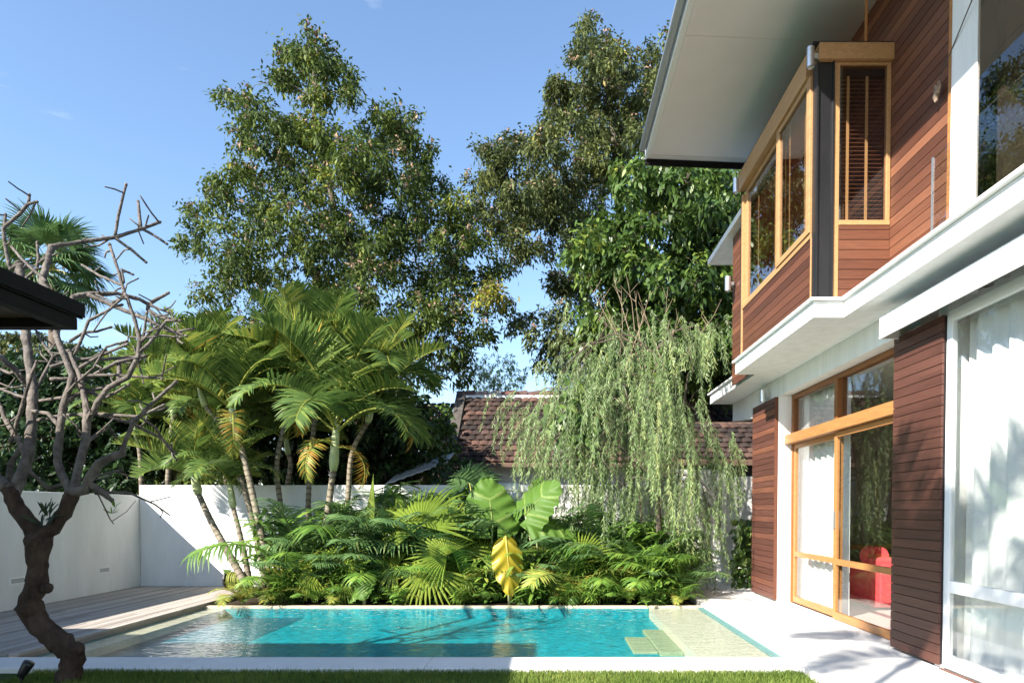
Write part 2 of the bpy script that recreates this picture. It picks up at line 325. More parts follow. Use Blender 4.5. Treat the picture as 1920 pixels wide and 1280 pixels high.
# ------------------------------------------------------------------ lawn grass (a mass nobody could count)
n = 75000
P = np.stack([rng.uniform(-4.9, 2.40, n), 6.475+.06*np.sin(rng.uniform(0, 400, n))*rng.random(n)-rng.random(n)**1.3*1.9, np.full(n, -.05)], 1)
edge = P[:, 0] > 2.35
D = np.stack([rng.normal(0, .35, n), rng.normal(-.05, .35, n), np.ones(n)], 1)
b = MB(); b.np(*strips(P, D, unit(n), rng.uniform(.025, .085, n), rng.uniform(.0018, .0034, n), [(0, 1), (.5, .8), (1, .05)], droop=rng.uniform(0, .35, n), tint=np.clip(.45+.22*np.sin(P[:, 0]*3.1+1)*np.sin(P[:, 1]*5.3+P[:, 0])+rng.normal(0, .2, n), 0, 1)))
b.build('lawn_grass', M['grass'], kind='stuff')
# ------------------------------------------------------------------ garden walls
o = empty('garden_wall', (XL, 9, 0), 'low smooth white garden wall in shade along the timber deck, running towards the camera', 'wall')
b = MB(); b.box(XL-.2, XL-.0, 3.0, YBACK+.2, -.1, 1.80); b.build('wall_body', M['wallwhite'], o, bevel=.012)
def wall(name, label, x0, x1, y0, y1, z, m, pil=None):
    o = empty(name, ((x0+x1)/2, y0, 0), label, 'wall')
    b = MB(); b.box(x0, x1, y0, y1, -.1, z); b.build('wall_body', m, o, bevel=.012)
    if pil: b = MB(); b.box(*pil); b.build('pilaster', m, o, bevel=.012)
    return o
xb = at(975, 900, YBACK)[0]
wall('garden_wall', 'white garden wall at the back of the deck, behind the cane palm stems', XL+.003, xb, YBACK, YBACK+.2, 2.0, M['wallwhite'], (xb-.42, xb+.0, YBACK-.18, YBACK-.003, -.1, 2.03))
wall('garden_wall', 'sunny stained white garden wall behind the weeping tree', xb+.003, 3.05, YBACK+.32, YBACK+.55, 2.02, M['oldwall'])
wall('garden_wall', 'taller white garden wall end beside the house, behind the climbing plant', 2.55, 3.62, YBACK+.6, YBACK+.85, 2.34, M['oldwall'])
wall('garden_wall', 'narrow white wall piece half hidden behind the tall slatted shutter', 3.63, 6.5, YBACK+.7, YBACK+.9, 2.2, M['oldwall'])
# recessed lights on the left wall
for px, py, lab in ((32, 1088, 'small rectangular recessed light in the shaded white wall, left of the bare tree trunk'), (195, 1068, 'small rectangular recessed light in the shaded white wall, nearer the wall corner')):
    p = onx(px, py, XL); o = empty('recessed_light', p, lab, 'wall light', 'recessed wall lights')
    b = MB(); w2, h2 = .16, .055
    b.box(XL+.001, XL+.012, p.y-w2, p.y+w2, p.z-h2, p.z-h2+.02); b.box(XL+.001, XL+.012, p.y-w2, p.y+w2, p.z+h2-.02, p.z+h2)
    b.box(XL+.001, XL+.012, p.y-w2, p.y-w2+.03, p.z-h2+.02, p.z+h2-.02); b.box(XL+.001, XL+.012, p.y+w2-.03, p.y+w2, p.z-h2+.02, p.z+h2-.02)
    b.build('frame', M['paintwhite'], o)
    b = MB(); b.box(XL+.001, XL+.006, p.y-w2+.03, p.y+w2-.03, p.z-h2+.02, p.z+h2-.02); b.build('louvre', M['gutter'], o)

# ================================================================== HOUSE
H = empty('modern_house', (6, 8, 0), 'two storey modern white house with red brown timber cladding beside the pool', 'house')
def part(b, name, m, parent=None, bevel=0, label=None, smooth=False): return b.build(name, M[m], parent or H, bevel=bevel, label=label, smooth=smooth)
ZS = 3.685; ZT = 3.90; XW = 3.78
Y1 = onx(1378.6, 701, 2.99).y; Y0 = onx(1525, 597.5, 2.99).y; Y2 = onx(1331.3, 757.8, 3.306).y
XB = onx(1581.7, 597, at(1581.7, 597, Y0).x).x
# slab in one stepped outline
poly = [(9, .5), (XB, .5), (XB, Y0), (2.99, Y0), (2.99, Y1), (3.306, Y1), (3.306, Y2), (9, Y2)]
b = MB(); b.prism(poly, ZS, ZT-.03, 2); part(b, 'floor_slab', 'white', bevel=.006)
e = .045
poly2 = [(9, .45), (XB-e, .45), (XB-e, Y0-e), (2.99-e, Y0-e), (2.99-e, Y1+e), (3.306-e, Y1+e+.001), (3.306-e, Y2+e), (9, Y2+e)]
b = MB(); b.prism(poly2, ZT-.028, ZT+.004, 2); part(b, 'slab_lip', 'paintwhite', bevel=.005)
# lower wall band above doors, columns
b = MB()
yA = onx(1374, 760, XW).y
b.prism([(11.42, 3.385), (12.5, 3.2), (yA, 3.34), (yA, ZS-.002), (7.0, ZS-.002), (7.0, 3.385)], XW, XW+.18, 0)
part(b, 'upper_wall_band', 'white')
b = MB(); b.box(3.757, 4.05, 11.24, 12.55, -.02, 3.383); part(b, 'wall_column', 'white', bevel=.004)
# door and transom frame: plane X = XDOOR
def frame_x(b, X0, X1, ya, yb, za, zb, w, wt=None, wb=None):
    wt = wt or w; wb = wb or w
    b.box(X0, X1, ya, ya+w, za, zb); b.box(X0, X1, yb-w, yb, za, zb)
    b.box(X0+.001, X1-.001, ya+w, yb-w, zb-wt, zb); b.box(X0+.001, X1-.001, ya+w, yb-w, za, za+wb)
b = MB(); X0, X1 = XDOOR, XDOOR+.10
yl = 11.235; ym = onx(1570, 900, XDOOR).y; yr = 6.6
b.box(X0-.115, X0+.06, yr, yl, 2.585, 2.735); part(b, 'transom_beam', 'teak', bevel=.004)
b = MB(); b.box(X0, X1, yl-.09, yl, 2.74, 3.38); b.box(X0, X1, yr, yl-.09, 3.31, 3.38); b.box(X0-.03, X1, ym-.05, ym+.06, 2.74, 3.309); b.box(X0, X1, yl-.06, yl, 0, 2.58)
part(b, 'door_frame', 'teakdark')
b = MB(); b.box(X0+.04, X0+.046, ym+.06, yl-.09, 2.74, 3.31); t1 = part(b, 'transom_pane', 'glass')
b = MB(); b.box(X0+.04, X0+.046, yr, ym-.05, 2.74, 3.31); part(b, 'transom_pane', 'glass')
def leaf(ya, yb, x, lab, rail):
    b = MB(); frame_x(b, x, x+.05, ya, yb, .012, 2.575, .075, .07, .10); b.box(x+.001, x+.049, ya+.075, yb-.075, rail-.04, rail+.04)
    d = part(b, 'sliding_door', 'teak', bevel=.003, label=lab)
    b = MB(); b.box(x+.022, x+.028, ya+.075, yb-.075, .112, rail-.04); b.box(x+.022, x+.028, ya+.075, yb-.075, rail+.04, 2.505); b.build('pane', M['glass'], d)
    return d
leaf(ym-.03, yl-.062, XDOOR+.02, 'teak framed sliding door in front of the white curtain', .80)
d2 = leaf(yr, ym+.02, XDOOR-.04, 'teak framed sliding door beside the dark slatted shutter', .80)
b = MB(); b.box(XDOOR-.055, XDOOR-.041, ym-.045, ym-.015, 1.25, 1.5); b.build('handle', M['steel'], d2)
# slatted shutters on the ground floor
def planks_x(b, x0, x1, ya, yb, za, zb, pitch, gap, seed, sl=0, lo=.0, hi=1.0):
    rr = random.Random(seed); z = za; k = 0
    while z < zb-.02:
        t = lo+(hi-lo)*rr.random()**1.3
        y = ya
        z1 = min(z+pitch-gap, zb)
        while y < yb-1e-4:
            y2 = min(yb, y+rr.uniform(1.4, 4.0))
            if yb-y2 < .4: y2 = yb
            dx = rr.uniform(-.001, .001)
            b.box(x0+dx, x1, y, y2-(.002 if y2 < yb else 0), z, z1, min(1, max(0, t+rr.uniform(-.12, .12)))); y = y2
        z += pitch; k += 1
def planks_y(b, xa, xb_, y0, y1, za, zb, pitch, gap, seed):
    rr = random.Random(seed); z = za
    while z < zb-.02:
        b.box(xa, xb_, y0+rr.uniform(-.001, .001), y1, z, min(z+pitch-gap, zb), .35+.5*rr.random()); z += pitch
ps = []
pz1 = 3.36
for ya, yb, lab, seed, zt in ((11.24, 12.47, 'tall slatted timber shutter at the far end of the terrace', 5, 3.36), (6.47, 7.376, 'tall slatted timber shutter between the teak doors and the white framed window', 9, 3.335)):
    o = empty('sliding_shutter', ((XPAN+.03), (ya+yb)/2, .03)); o.parent = H; o.location = Vector(o.location)-wloc(H); tag(o, lab)
    b = MB(); planks_x(b, XPAN, XPAN+.022, ya+.02 if seed == 5 else ya, yb, .035, zt, .0985, .007, seed, hi=.5 if seed == 9 else .9); b.build('slats', M['shutter'], o)
    b = MB(); b.box(XPAN+.0225, XPAN+.055, ya+.004, yb-.004, .04, zt-.004); 
    b.build('backing', M['black'], o)
    if seed == 5: b = MB(); b.box(XPAN+.001, XPAN+.054, ya-.004, ya+.0195, .034, zt+.002); b.build('edge_board', M['cladding'], o)
# header box over the near shutter and window
b = MB(); yh = onx(1648.1, 636, 3.5).y
b.box(3.5, 3.518, 1.0, yh, 3.316, 3.545); b.box(3.518, 3.80, yh-.02, yh, 3.318, 3.545); b.box(3.5185, 3.80, 1.0, yh-.021, 3.525, 3.544)
part(b, 'track_header', 'paintwhite', bevel=.003)
b = MB(); b.box(3.66, 3.694, 1.0, yh-.03, 3.40, 3.524); part(b, 'sliding_track', 'black')
# near window: white frame
b = MB(); xf = 3.735; yw = 6.455
frame_x(b, xf, xf+.05, 1.2, yw, .02, 3.36, .085, .1, .13); b.box(xf+.001, xf+.049, 1.31, yw-.085, .735, .845)
wf = part(b, 'white_window', 'paintwhite', bevel=.004, label='large white framed window with sheer white curtain')
b = MB(); b.box(xf+.02, xf+.026, 1.285, yw-.085, .13, .735); b.box(xf+.02, xf+.026, 1.285, yw-.085, .845, 3.26); b.build('pane', M['glass'], wf)
b = MB(); b.box(XDOOR-.225, XDOOR+.06, 6.46, 6.60, -.02, ZS-.004); part(b, 'wall_column', 'white')
# threshold strip of red brown tiles
b = MB(); b.box(3.70, 3.73, 1.0, 6.45, .0005, .012); part(b, 'threshold', 'cladding')
# rooms: floor, ceilings and inner walls
b = MB(); b.box(XDOOR+.12, 9, 1.0, 13.2, -.1, .006); part(b, 'room_floor', 'roomfloor')
b = MB(); b.box(8.9, 9.05, .5, 13.4, 0, 7.4); b.box(4.15, 8.9, 13.2, 13.4, 0, ZS-.002); b.box(4.15, 8.9, .6, .8, 0, ZS-.002); b.box(XDOOR+.14, 8.9, 6.7, 6.82, .0065, ZS-.003)
part(b, 'inner_wall', 'roomwall')
b = MB(); b.box(4.06, 4.2, 11.3, 13.2, .0, ZS-.004); part(b, 'side_wall', 'roomwall')

# ---- upper floor
XU = 3.87; XBAY = 3.02; YB0 = Y0+.06; YB1 = onx(1389, 640, XBAY).y; ZSILL = 4.70; ZHEAD = 6.42; ZBT = at(1600, 86, YB0).z+.005
# cladding wall beside the balcony
yc = onx(1787, 300, XU).y
ZSOF = onx(1590, 85, XU).z
b = MB(); planks_x(b, XU, XU+.02, yc, 11.6, ZT+.02, ZSOF+.02, .112, .008, 21, lo=.1); part(b, 'timber_wall', 'cladding')
b = MB(); b.box(XU+.021, XU+.2, yc+.002, 11.6, ZT+.006, ZSOF+.02); part(b, 'wall_core', 'dark')
b = MB(); b.box(XU-.018, XU-.001, yc-.002, yc+.07, ZT+.008, ZSOF); part(b, 'corner_trim', 'teak')
yd = onx(1831, 300, XU-.02).y
b = MB(); b.box(XU-.03, XU-.004, yd, yc-.003, ZT+.008, ZSOF); part(b, 'wall_column', 'white', bevel=.003)
# glass wall of the balcony room
b = MB(); b.box(XU-.024, XU-.018, .5, yd-.002, ZT+.01, ZSOF); part(b, 'balcony_pane', 'glassdark')
b = MB()
for y in (4.75, 3.2): b.box(XU-.014, XU+.06, y-.03, y+.03, ZT+.01, ZSOF)
part(b, 'balcony_frame', 'black')
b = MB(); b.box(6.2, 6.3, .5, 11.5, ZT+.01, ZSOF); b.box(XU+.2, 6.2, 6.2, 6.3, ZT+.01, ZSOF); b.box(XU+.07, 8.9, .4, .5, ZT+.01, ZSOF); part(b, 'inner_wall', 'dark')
# glass balustrade
yg = onx(1747, 400, XB+.05).y; zg = onx(1748, 296, XB+.05).z
b = MB(); b.box(XB+.045, XB+.057, 1.0, yg, ZT+.005, zg); part(b, 'glass_balustrade', 'glassclear')
b = MB(); b.box(XB+.0445, XB+.0575, yg+.0005, yg+.006, ZT+.005, zg); part(b, 'glass_edge', 'steel')
# bay: left face and near face
bay = empty('bay_window', (XBAY, YB0, ZT)); bay.parent = H; bay.location = Vector((XBAY, YB0, ZT))-wloc(H); tag(bay, 'projecting timber bay with teak framed windows above the terrace')
def bp(b, name, m, bevel=0, parent=None): return b.build(name, M[m], parent or bay, bevel=bevel)
b = MB(); planks_x(b, XBAY, XBAY+.02, YB0+.12, YB1-.10, ZT+.012, ZSILL-.06, .108, .007, 33, lo=0, hi=.65); bp(b, 'lower_cladding', 'cladding')
b = MB(); b.box(XBAY+.0205, XBAY+.1, YB0+.1, YB1-.02, ZT+.006, ZSILL-.062); bp(b, 'cladding_core', 'dark')
b = MB(); b.box(XBAY-.012, XBAY+.08, YB0+.1, YB1-.09, ZSILL-.06, ZSILL); b.box(XBAY-.01, XBAY+.08, YB1-.0905, YB1-.02, ZT+.005, ZHEAD); b.box(XBAY-.008, XBAY+.08, YB0+.092, YB0+.119, ZT+.005, ZSILL-.061)
bp(b, 'sill', 'teakpale', .003)
bw = MB(); bw.box(XBAY-.06, XBAY+.09, YB0+.16, YB1-.015, ZHEAD+.06, ZBT); bp(bw, 'head_beam', 'teakpale', .004)
ymb = onx(1460, 400, XBAY).y
def bwin(ya, yb, x, lab):
    b = MB(); frame_x(b, x, x+.05, ya, yb, ZSILL+.002, ZHEAD+.058, .11, .07, .07); f = bp(b, 'window_frame', 'teakpale', .003); tag(f, lab)
    b = MB(); b.box(x+.022, x+.028, ya+.11, yb-.11, ZSILL+.07, ZHEAD-.012); b.build('pane', M['glassdark'], f)
    b = MB(); y = ya+.14
    z = ZSILL+.09; 
    while z < ZHEAD-.05:
        b.hexa([(x+.085, ya+.12, z), (x+.125, ya+.12, z+.014), (x+.125, yb-.12, z+.014), (x+.085, yb-.12, z), (x+.085, ya+.12, z+.004), (x+.125, ya+.12, z+.018), (x+.125, yb-.12, z+.018), (x+.085, yb-.12, z+.004)]); z += .045
    bl = b.build('blind', M['slat'], f)
    b = MB()
    for q in (.3, .75): yy = ya+(yb-ya)*q; b.box(x+.078, x+.082, yy-.014, yy+.014, ZSILL+.08, ZHEAD-.02)
    b.build('blind_tape', M['tape'], f)
bwin(YB0+.105, ymb+.03, XBAY-.03, 'bay window pane nearer the black post')
bwin(ymb-.03, YB1-.095, XBAY+.03, 'bay window pane farther from the black post')
# near face, plane Y = YB0
xp1 = at(1562, 300, YB0).x; xw0 = at(1573, 300, YB0).x; xw1 = at(1662, 300, YB0).x; zw0 = at(1600, 413, YB0).z; zw1 = at(1600, 122, YB0).z
b = MB(); xp0 = XBAY+.002
b.box(xp0, xp0+.018, YB0-.03, YB0+.10, ZT+.005, ZBT-.19); b.box(xp0+.018, xp1-.016, YB0+.0, YB0+.012, ZT+.005, ZBT-.191); b.box(xp1-.016, xp1, YB0-.03, YB0+.10, ZT+.005, ZBT-.19)
bp(b, 'steel_post', 'black')
b = MB(); b.box(xp0+.01, XU+.02, YB0-.06, YB0+.13, ZBT-.185, ZBT-.005); bp(b, 'side_beam', 'teakpale', .004)
b = MB(); b.box(xp1+.001, xw0, YB0-.01, YB0+.06, ZT+.006, ZBT-.19); b.box(xw0, XU-.004, YB0-.012, YB0+.06, zw0-.055, zw0); b.box(xw1, XU-.004, YB0-.008, YB0+.06, zw0, ZBT-.19); b.box(xw0, xw1, YB0-.006, YB0+.06, zw1, ZBT-.19)
bp(b, 'side_window_frame', 'teakpale', .003)
b = MB(); b.box(xw0, xw1, YB0+.018, YB0+.024, zw0, zw1); bp(b, 'side_pane', 'glassdark')
b = MB(); z = zw0+.015
while z < zw1-.09:
    b.hexa([(xw0+.01, YB0+.075, z), (xw1-.01, YB0+.075, z), (xw1-.01, YB0+.115, z+.016), (xw0+.01, YB0+.115, z+.016), (xw0+.01, YB0+.075, z+.004), (xw1-.01, YB0+.075, z+.004), (xw1-.01, YB0+.115, z+.02), (xw0+.01, YB0+.115, z+.02)]); z += .047
bp(b, 'side_blind', 'slat')
b = MB(); b.box(xw0+.005, xw1-.005, YB0+.062, YB0+.12, zw1-.085, zw1-.01); bp(b, 'blind_headrail', 'black')
b = MB()
for q in (.23, .63): xx = xw0+(xw1-xw0)*q; b.box(xx-.016, xx+.016, YB0+.066, YB0+.071, zw0+.01, zw1-.085)
bp(b, 'side_blind_tape', 'tape')
b = MB(); planks_y(b, xw0+.002, XU-.004, YB0-.004, YB0+.018, ZT+.012, zw0-.058, .112, .008, 44); bp(b, 'side_cladding', 'cladding')
b = MB(); b.box(xw0+.002, XU-.004, YB0+.0185, YB0+.08, ZT+.006, zw0-.06); bp(b, 'side_core', 'dark')
b = MB(); b.box(XBAY-.06, XU, YB0-.05, YB1, ZBT+.0005, ZBT+.012); bp(b, 'bay_roof', 'black')
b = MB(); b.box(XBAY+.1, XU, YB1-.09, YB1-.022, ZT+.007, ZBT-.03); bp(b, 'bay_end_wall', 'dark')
b = MB(); b.box(XBAY-.012, XBAY+.02, YB1-.018, YB1+.012, ZT+.005, ZBT-.1); bp(b, 'corner_post', 'black')
# far end of upper floor
b = MB(); planks_x(b, 3.22, 3.24, 11.05, 12.1, 3.695, 6.3, .108, .007, 55, lo=.2); part(b, 'far_cladding', 'cladding')
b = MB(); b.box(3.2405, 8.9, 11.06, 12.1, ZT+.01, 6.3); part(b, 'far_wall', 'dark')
p = at(1327, 497, 13.4); q = at(1327, 490, 13.4)
b = MB(); b.box(p.x, 8.9, 9.2, 13.4, p.z, p.z+.10); part(b, 'far_canopy', 'white', bevel=.004)
# main roof: sloping soffit, fascia, gutter
XE = 1.662; c0 = onx(1209, 298, XE); YE = c0.y; ZE = c0.z
sl_ = (ZE-ZSOF)/(XU-XE)
def zs(x): return ZE-sl_*(x-XE)
def slab(b, xa, xb_, ya, yb, h0, h1, t=.5):
    b.hexa([(xa, ya, zs(xa)+h0), (xb_, ya, zs(xb_)+h0), (xb_, yb, zs(xb_)+h0), (xa, yb, zs(xa)+h0), (xa, ya, zs(xa)+h1), (xb_, ya, zs(xb_)+h1), (xb_, yb, zs(xb_)+h1), (xa, yb, zs(xa)+h1)], t)
b = MB(); ysp = [.0, 2.0, 4.1, 6.2, onx(1272, 80, XE).y, YE-.16]
ysp[3] = ysp[4]-2.0; ysp[2] = ysp[3]-2.0; ysp[1] = ysp[2]-2.0; ysp[0] = ysp[1]-2
for i in range(5): slab(b, XE+.09, 8.9, ysp[i]+.006, ysp[i+1], 0, .02)
slab(b, XE+.03, 8.9, YE-.152, YE-.03, -.008, .015)
part(b, 'soffit', 'soffit')
b = MB(); slab(b, XE+.004, 9.0, -1.5, YE-.02, .021, .15); part(b, 'roof', 'blackroof')
b = MB(); slab(b, XE-.0, XE+.03, -1.5, YE-.031, -.03, .15); slab(b, XE+.031, XE+.085, -1.5, YE-.155, -.012, .018); part(b, 'fascia', 'paintwhite', bevel=.003)
b = MB(); slab(b, XE+.0, 9.0, YE-.03, YE, -.115, .15); part(b, 'end_fascia', 'blackroof')
b = MB(); b.tube([(XE-.06, -1.5, zs(XE)+.10), (XE-.06, YE-.15, zs(XE)+.10)], .055, 12); part(b, 'gutter', 'gutter', smooth=True)
# small rod in the timber gable above the bay, string for driftwood
p = at(1625, 84, YB0+.02); 
b = MB(); b.box(p.x-.012, p.x+.012, YB0+.03, YB0+.05, ZBT-.004, zs(p.x)); part(b, 'hanging_rod', 'teak')
# hanging driftwood ornament
p = onx(1757, 172, XU-.06); o = empty('driftwood_ornament', p, 'weathered driftwood piece hanging on a string against the upper timber wall', 'ornament')
b = MB(); rr = random.Random(4)
b.tube([(p.x, p.y+.01, p.z-.09), (p.x-.006, p.y+.02, p.z-.035), (p.x, p.y+.01, p.z+.02), (p.x-.006, p.y+.025, p.z+.075)], [.012, .026, .03, .012], 9, wob=.35, seed=2)
b.tube([(p.x, p.y-.02, p.z-.03), (p.x, p.y-.022, p.z+.04), (p.x, p.y-.03, p.z+.085)], [.014, .022, .010], 8, wob=.35, seed=3)
b.build('driftwood', M['drift'], o)
pa = onx(1783, 97, XU-.03); pb = Vector((XB+.1, 3.2, zs(XB))); b = MB(); b.tube([(p.x, p.y-.025, p.z+.075), pa], .005, 5); b.tube([pa, pb], .006, 5); b.build('string', M['rope'], o)

# wall lamps (up and down cylinders)
def wall_lamp(c, r, h, lab, dx, dy):
    o = empty('wall_lamp', (c.x, c.y, c.z), lab, 'wall lamp', 'steel cylinder wall lamps')
    b = MB(); b.lathe([(r*.82, -h/2+.012), (r, -h/2), (r, h/2), (r*.82, h/2-.012)], (c.x, c.y, c.z), 20); b.build('body', M['steel'], o, smooth=False)
    b = MB(); b.box(c.x+(r*.8 if dx > 0 else -.025), c.x+dx if dx > 0 else c.x+.025, c.y-.028 if dy <= 0 else c.y+r*.8, c.y+.028 if dy <= 0 else c.y+dy, c.z-.03, c.z+.03); b.build('bracket', M['steel'], o)
wall_lamp(at(1520, 108, YB0-.0), .043, .22, 'steel cylinder wall lamp at the near corner of the bay beam', .10, 0)
wall_lamp(at(1380.5, 348, YB1+.03), .052, .22, 'steel cylinder wall lamp at the far end of the bay beam', .14, 0)
wall_lamp(at(1365, 532, 11.9), .055, .24, 'steel cylinder wall lamp on the far upper timber wall', .10, 0)
wall_lamp(onx(1430.5, 742, XW-.12), .055, .2, 'steel cylinder wall lamp on the white wall above the far shutter', .12, 0)

# curtains
def curtain(x, ya, yb, za, zb, lab, seed, amp=.045):
    rr = random.Random(seed); b = MB(); n = int((yb-ya)*46); ph = 0; vs = []
    for i in range(n+1):
        y = ya+(yb-ya)*i/n; ph += .42+.35*rr.random()
        d = amp*math.sin(ph)+.014*math.sin(ph*2.7+1)
        for k in range(5):
            z = za+(zb-za)*k/4; vs.append((x+d*(1-.25*(k/4)), y+.012*math.sin(ph*1.3+k*.5), z))
    b.add(vs, [(i*5+k, (i+1)*5+k, (i+1)*5+k+1, i*5+k+1) for i in range(n) for k in range(4)])
    return b.build('curtain', M['curtain'], smooth=True, label=lab, cat='curtain')
curtain(3.92, 1.3, 6.40, .03, 3.5, 'sheer white curtain behind the large white framed window', 3)
curtain(4.17, ym+.1, 11.28, .03, 3.34, 'white pleated curtain behind the far teak door', 8)
# red armchair and table in the room
pc = gnd(1648, 1131)
o = empty('armchair', (5.2, 10.6, .006), 'red upholstered armchair inside the room behind the glass door', 'armchair')
def rbox(b, x0, x1, y0, y1, z0, z1): b.box(x0, x1, y0, y1, z0, z1)
cx, cy = 4.82, 10.2
b = MB(); b.box(cx, cx+.95, cy-.02, cy+.14, .05, .80); b.build('backrest', M['red'], o, bevel=.05)
b = MB(); b.tube([(cx+.17, cy+.13, .80), (cx+.17, cy+.42, .80)], .16, 20, cap=True); b.build('arm_roll', M['red'], o, smooth=False)
b = MB(); b.box(cx+.02, cx+.28, cy+.145, cy+.9, .05, .66); b.build('armrest', M['red'], o, bevel=.04)
b = MB(); b.box(cx+.10, cx+.86, cy-.075, cy-.022, .12, .70); b.build('back_panel', M['red'], o, bevel=.022)
b = MB(); b.box(cx+.285, cx+.93, cy+.145, cy+.9, .05, .42); b.build('seat', M['red'], o, bevel=.04)
o = empty('table', (5.3, 12.0, .006), 'wooden table behind the red armchair inside the room', 'table')
b = MB(); b.box(4.55, 6.6, 11.75, 12.6, .84, .90); b.build('tabletop', M['teak'], o, bevel=.005)
for x in (4.6, 6.5):
    for y in (11.8, 12.5): b = MB(); b.box(x, x+.08, y, y+.08, .006, .839); b.build('leg', M['teakdark'], o)

# ================================================================== PAVILION ROOF at left
k = 3.65; YP = k*F/870*1.008; pz = at(160, 570, YP); pzb = at(154, 622, YP)
o = empty('garden_pavilion', (-6, 2, 0), 'black flat roofed garden pavilion corner above the bare tree', 'pavilion')
zt, zb = pz.z, pzb.z; xr = pz.x
b = MB(); b.box(-9.6, xr, -1.5, YP, zt-.11, zt); b.build('roof', M['blackroof'], o, bevel=.006)
b = MB(); b.box(xr-.13, xr-.03, -1.4, YP-.05, zb, zt-.125); b.box(-9.5, xr-.131, YP-.15, YP-.05, zb, zt-.125); b.box(xr-.028, xr-.012, -1.45, YP-.01, zt-.124, zt-.111); b.build('edge_beam', M['blackroof'], o, bevel=.004)
b = MB(); 
for y in (YP-1.3, YP-2.5, YP-3.7): b.box(-9.4, xr-.132, y-.06, y+.06, zb+.02, zt-.16)
for x in (-4.6, -6): b.box(x-.05, x+.05, -1.3, YP-.151, zb+.03, zt-.161)
b.build('rafters', M['blackroof'], o)
b = MB(); b.box(-9.4, xr-.132, -1.3, YP-.152, zt-.150, zt-.113); b.build('ceiling', M['brownply'], o)
for x, y in ((-9.2, 3.9), (-9.2, -1), (xr-.3, -1)): b = MB(); b.box(x-.06, x+.06, y-.06, y+.06, -.05, zb); b.build('post', M['blackroof'], o)

# ================================================================== NEIGHBOUR HOUSES
def tiles(b, o, ux, uy, nx, ny, tw, tl, seed, lo=.25):
    """rows of lapped, slightly curved clay tiles; o eave corner, ux along eave, uy up the slope"""
    rr = random.Random(seed); o = Vector(o); ux = Vector(ux).normalized(); uy = Vector(uy).normalized(); n = ux.cross(uy)
    dirt = {}
    for j in range(ny):
        for i in range(nx):
            off = (j % 2)*.5*tw
            p = o+ux*(i*tw+off+rr.uniform(-.006, .006))+uy*(j*tl)+n*(.012+rr.uniform(0, .008))
            key = (i//3, j//2)
            if key not in dirt: dirt[key] = rr.random()
            t = max(0, min(1, .5*dirt[key]+.5*rr.random()+lo-.3))
            a = []
            for v, lift in ((0, .045), (tl*1.22, .0)):
                for q, h in ((0, 0.), (.22, .02), (.5, .028), (.78, .02), (.97, .0)):
                    a.append(p+ux*(q*tw)+uy*v+n*(lift+h))
            for q, h in ((0, 0.), (.22, .02), (.5, .028), (.78, .02), (.97, .0)): a.append(p+ux*(q*tw)+n*(h-.004))
            b.add(a, [(m, m+1, m+6, m+5) for m in range(4)]+[(10+m, 11+m, m+1, m) for m in range(4)], t)
YEV = 17.6; YRG = 20.2
e0 = at(842, 868, YEV); r0 = at(866, 741, YRG)
o = empty('neighbour_house', (e0.x+4, YRG, 0), 'neighbouring white house with a mossy brown clay tile roof behind the weeping tree', 'house')
ex1 = 7.5
b = MB(); tiles(b, (e0.x+.14, YEV, e0.z), (1, 0, 0), Vector((0, YRG-YEV, r0.z-e0.z)), int((ex1-e0.x)/.235), int(math.hypot(YRG-YEV, r0.z-e0.z)/.245), .235, .245, 3)
b.build('roof', M['tileroof'], o)
b = MB(); b.hexa([(e0.x+.02, YEV-.05, e0.z-.10), (ex1, YEV-.05, e0.z-.10), (ex1, YRG, r0.z-.12), (e0.x+.02, YRG, r0.z-.12), (e0.x+.02, YEV-.05, e0.z-.02), (ex1, YEV-.05, e0.z-.02), (ex1, YRG, r0.z-.02), (e0.x+.02, YRG, r0.z-.02)])
b.hexa([(e0.x+.02, YRG+.001, r0.z-.12), (ex1, YRG+.001, r0.z-.12), (ex1, 2*YRG-YEV, e0.z-.1), (e0.x+.02, 2*YRG-YEV, e0.z-.1), (e0.x+.02, YRG+.001, r0.z-.02), (ex1, YRG+.001, r0.z-.02), (ex1, 2*YRG-YEV, e0.z-.02), (e0.x+.02, 2*YRG-YEV, e0.z-.02)])
b.build('roof_board', M['brownply'], o)
b = MB(); x = e0.x; rr = random.Random(8)
while x < ex1:
    t = rr.random(); b.tube([(x, YRG, r0.z-.02+rr.uniform(-.012, .012)), (x+.40, YRG, r0.z+.015+rr.uniform(-.012, .012))], [.125, .145], 10, t=t); x += .385
b.build('ridge_cap', M['ridge'], o)
b = MB(); b.box(e0.x+.1, ex1, YRG-.17, YRG-.10, r0.z-.20, r0.z-.02); b.build('ridge_mortar', M['oldwall'], o)
b = MB(); b.hexa([(e0.x-.14, YEV-.1, e0.z-.2), (e0.x+.13, YEV-.1, e0.z-.2), (e0.x+.13, YRG, r0.z-.06), (e0.x-.14, YRG, r0.z-.06), (e0.x-.14, YEV-.1, e0.z+.06), (e0.x+.13, YEV-.1, e0.z+.06), (e0.x+.13, YRG, r0.z+.13), (e0.x-.14, YRG, r0.z+.13)]); b.build('verge', M['verge'], o)
b = MB(); b.box(e0.x+.3, ex1, YEV+.5, 2*YRG-YEV-.5, -.1, e0.z+.12); b.build('wall', M['oldwall'], o)
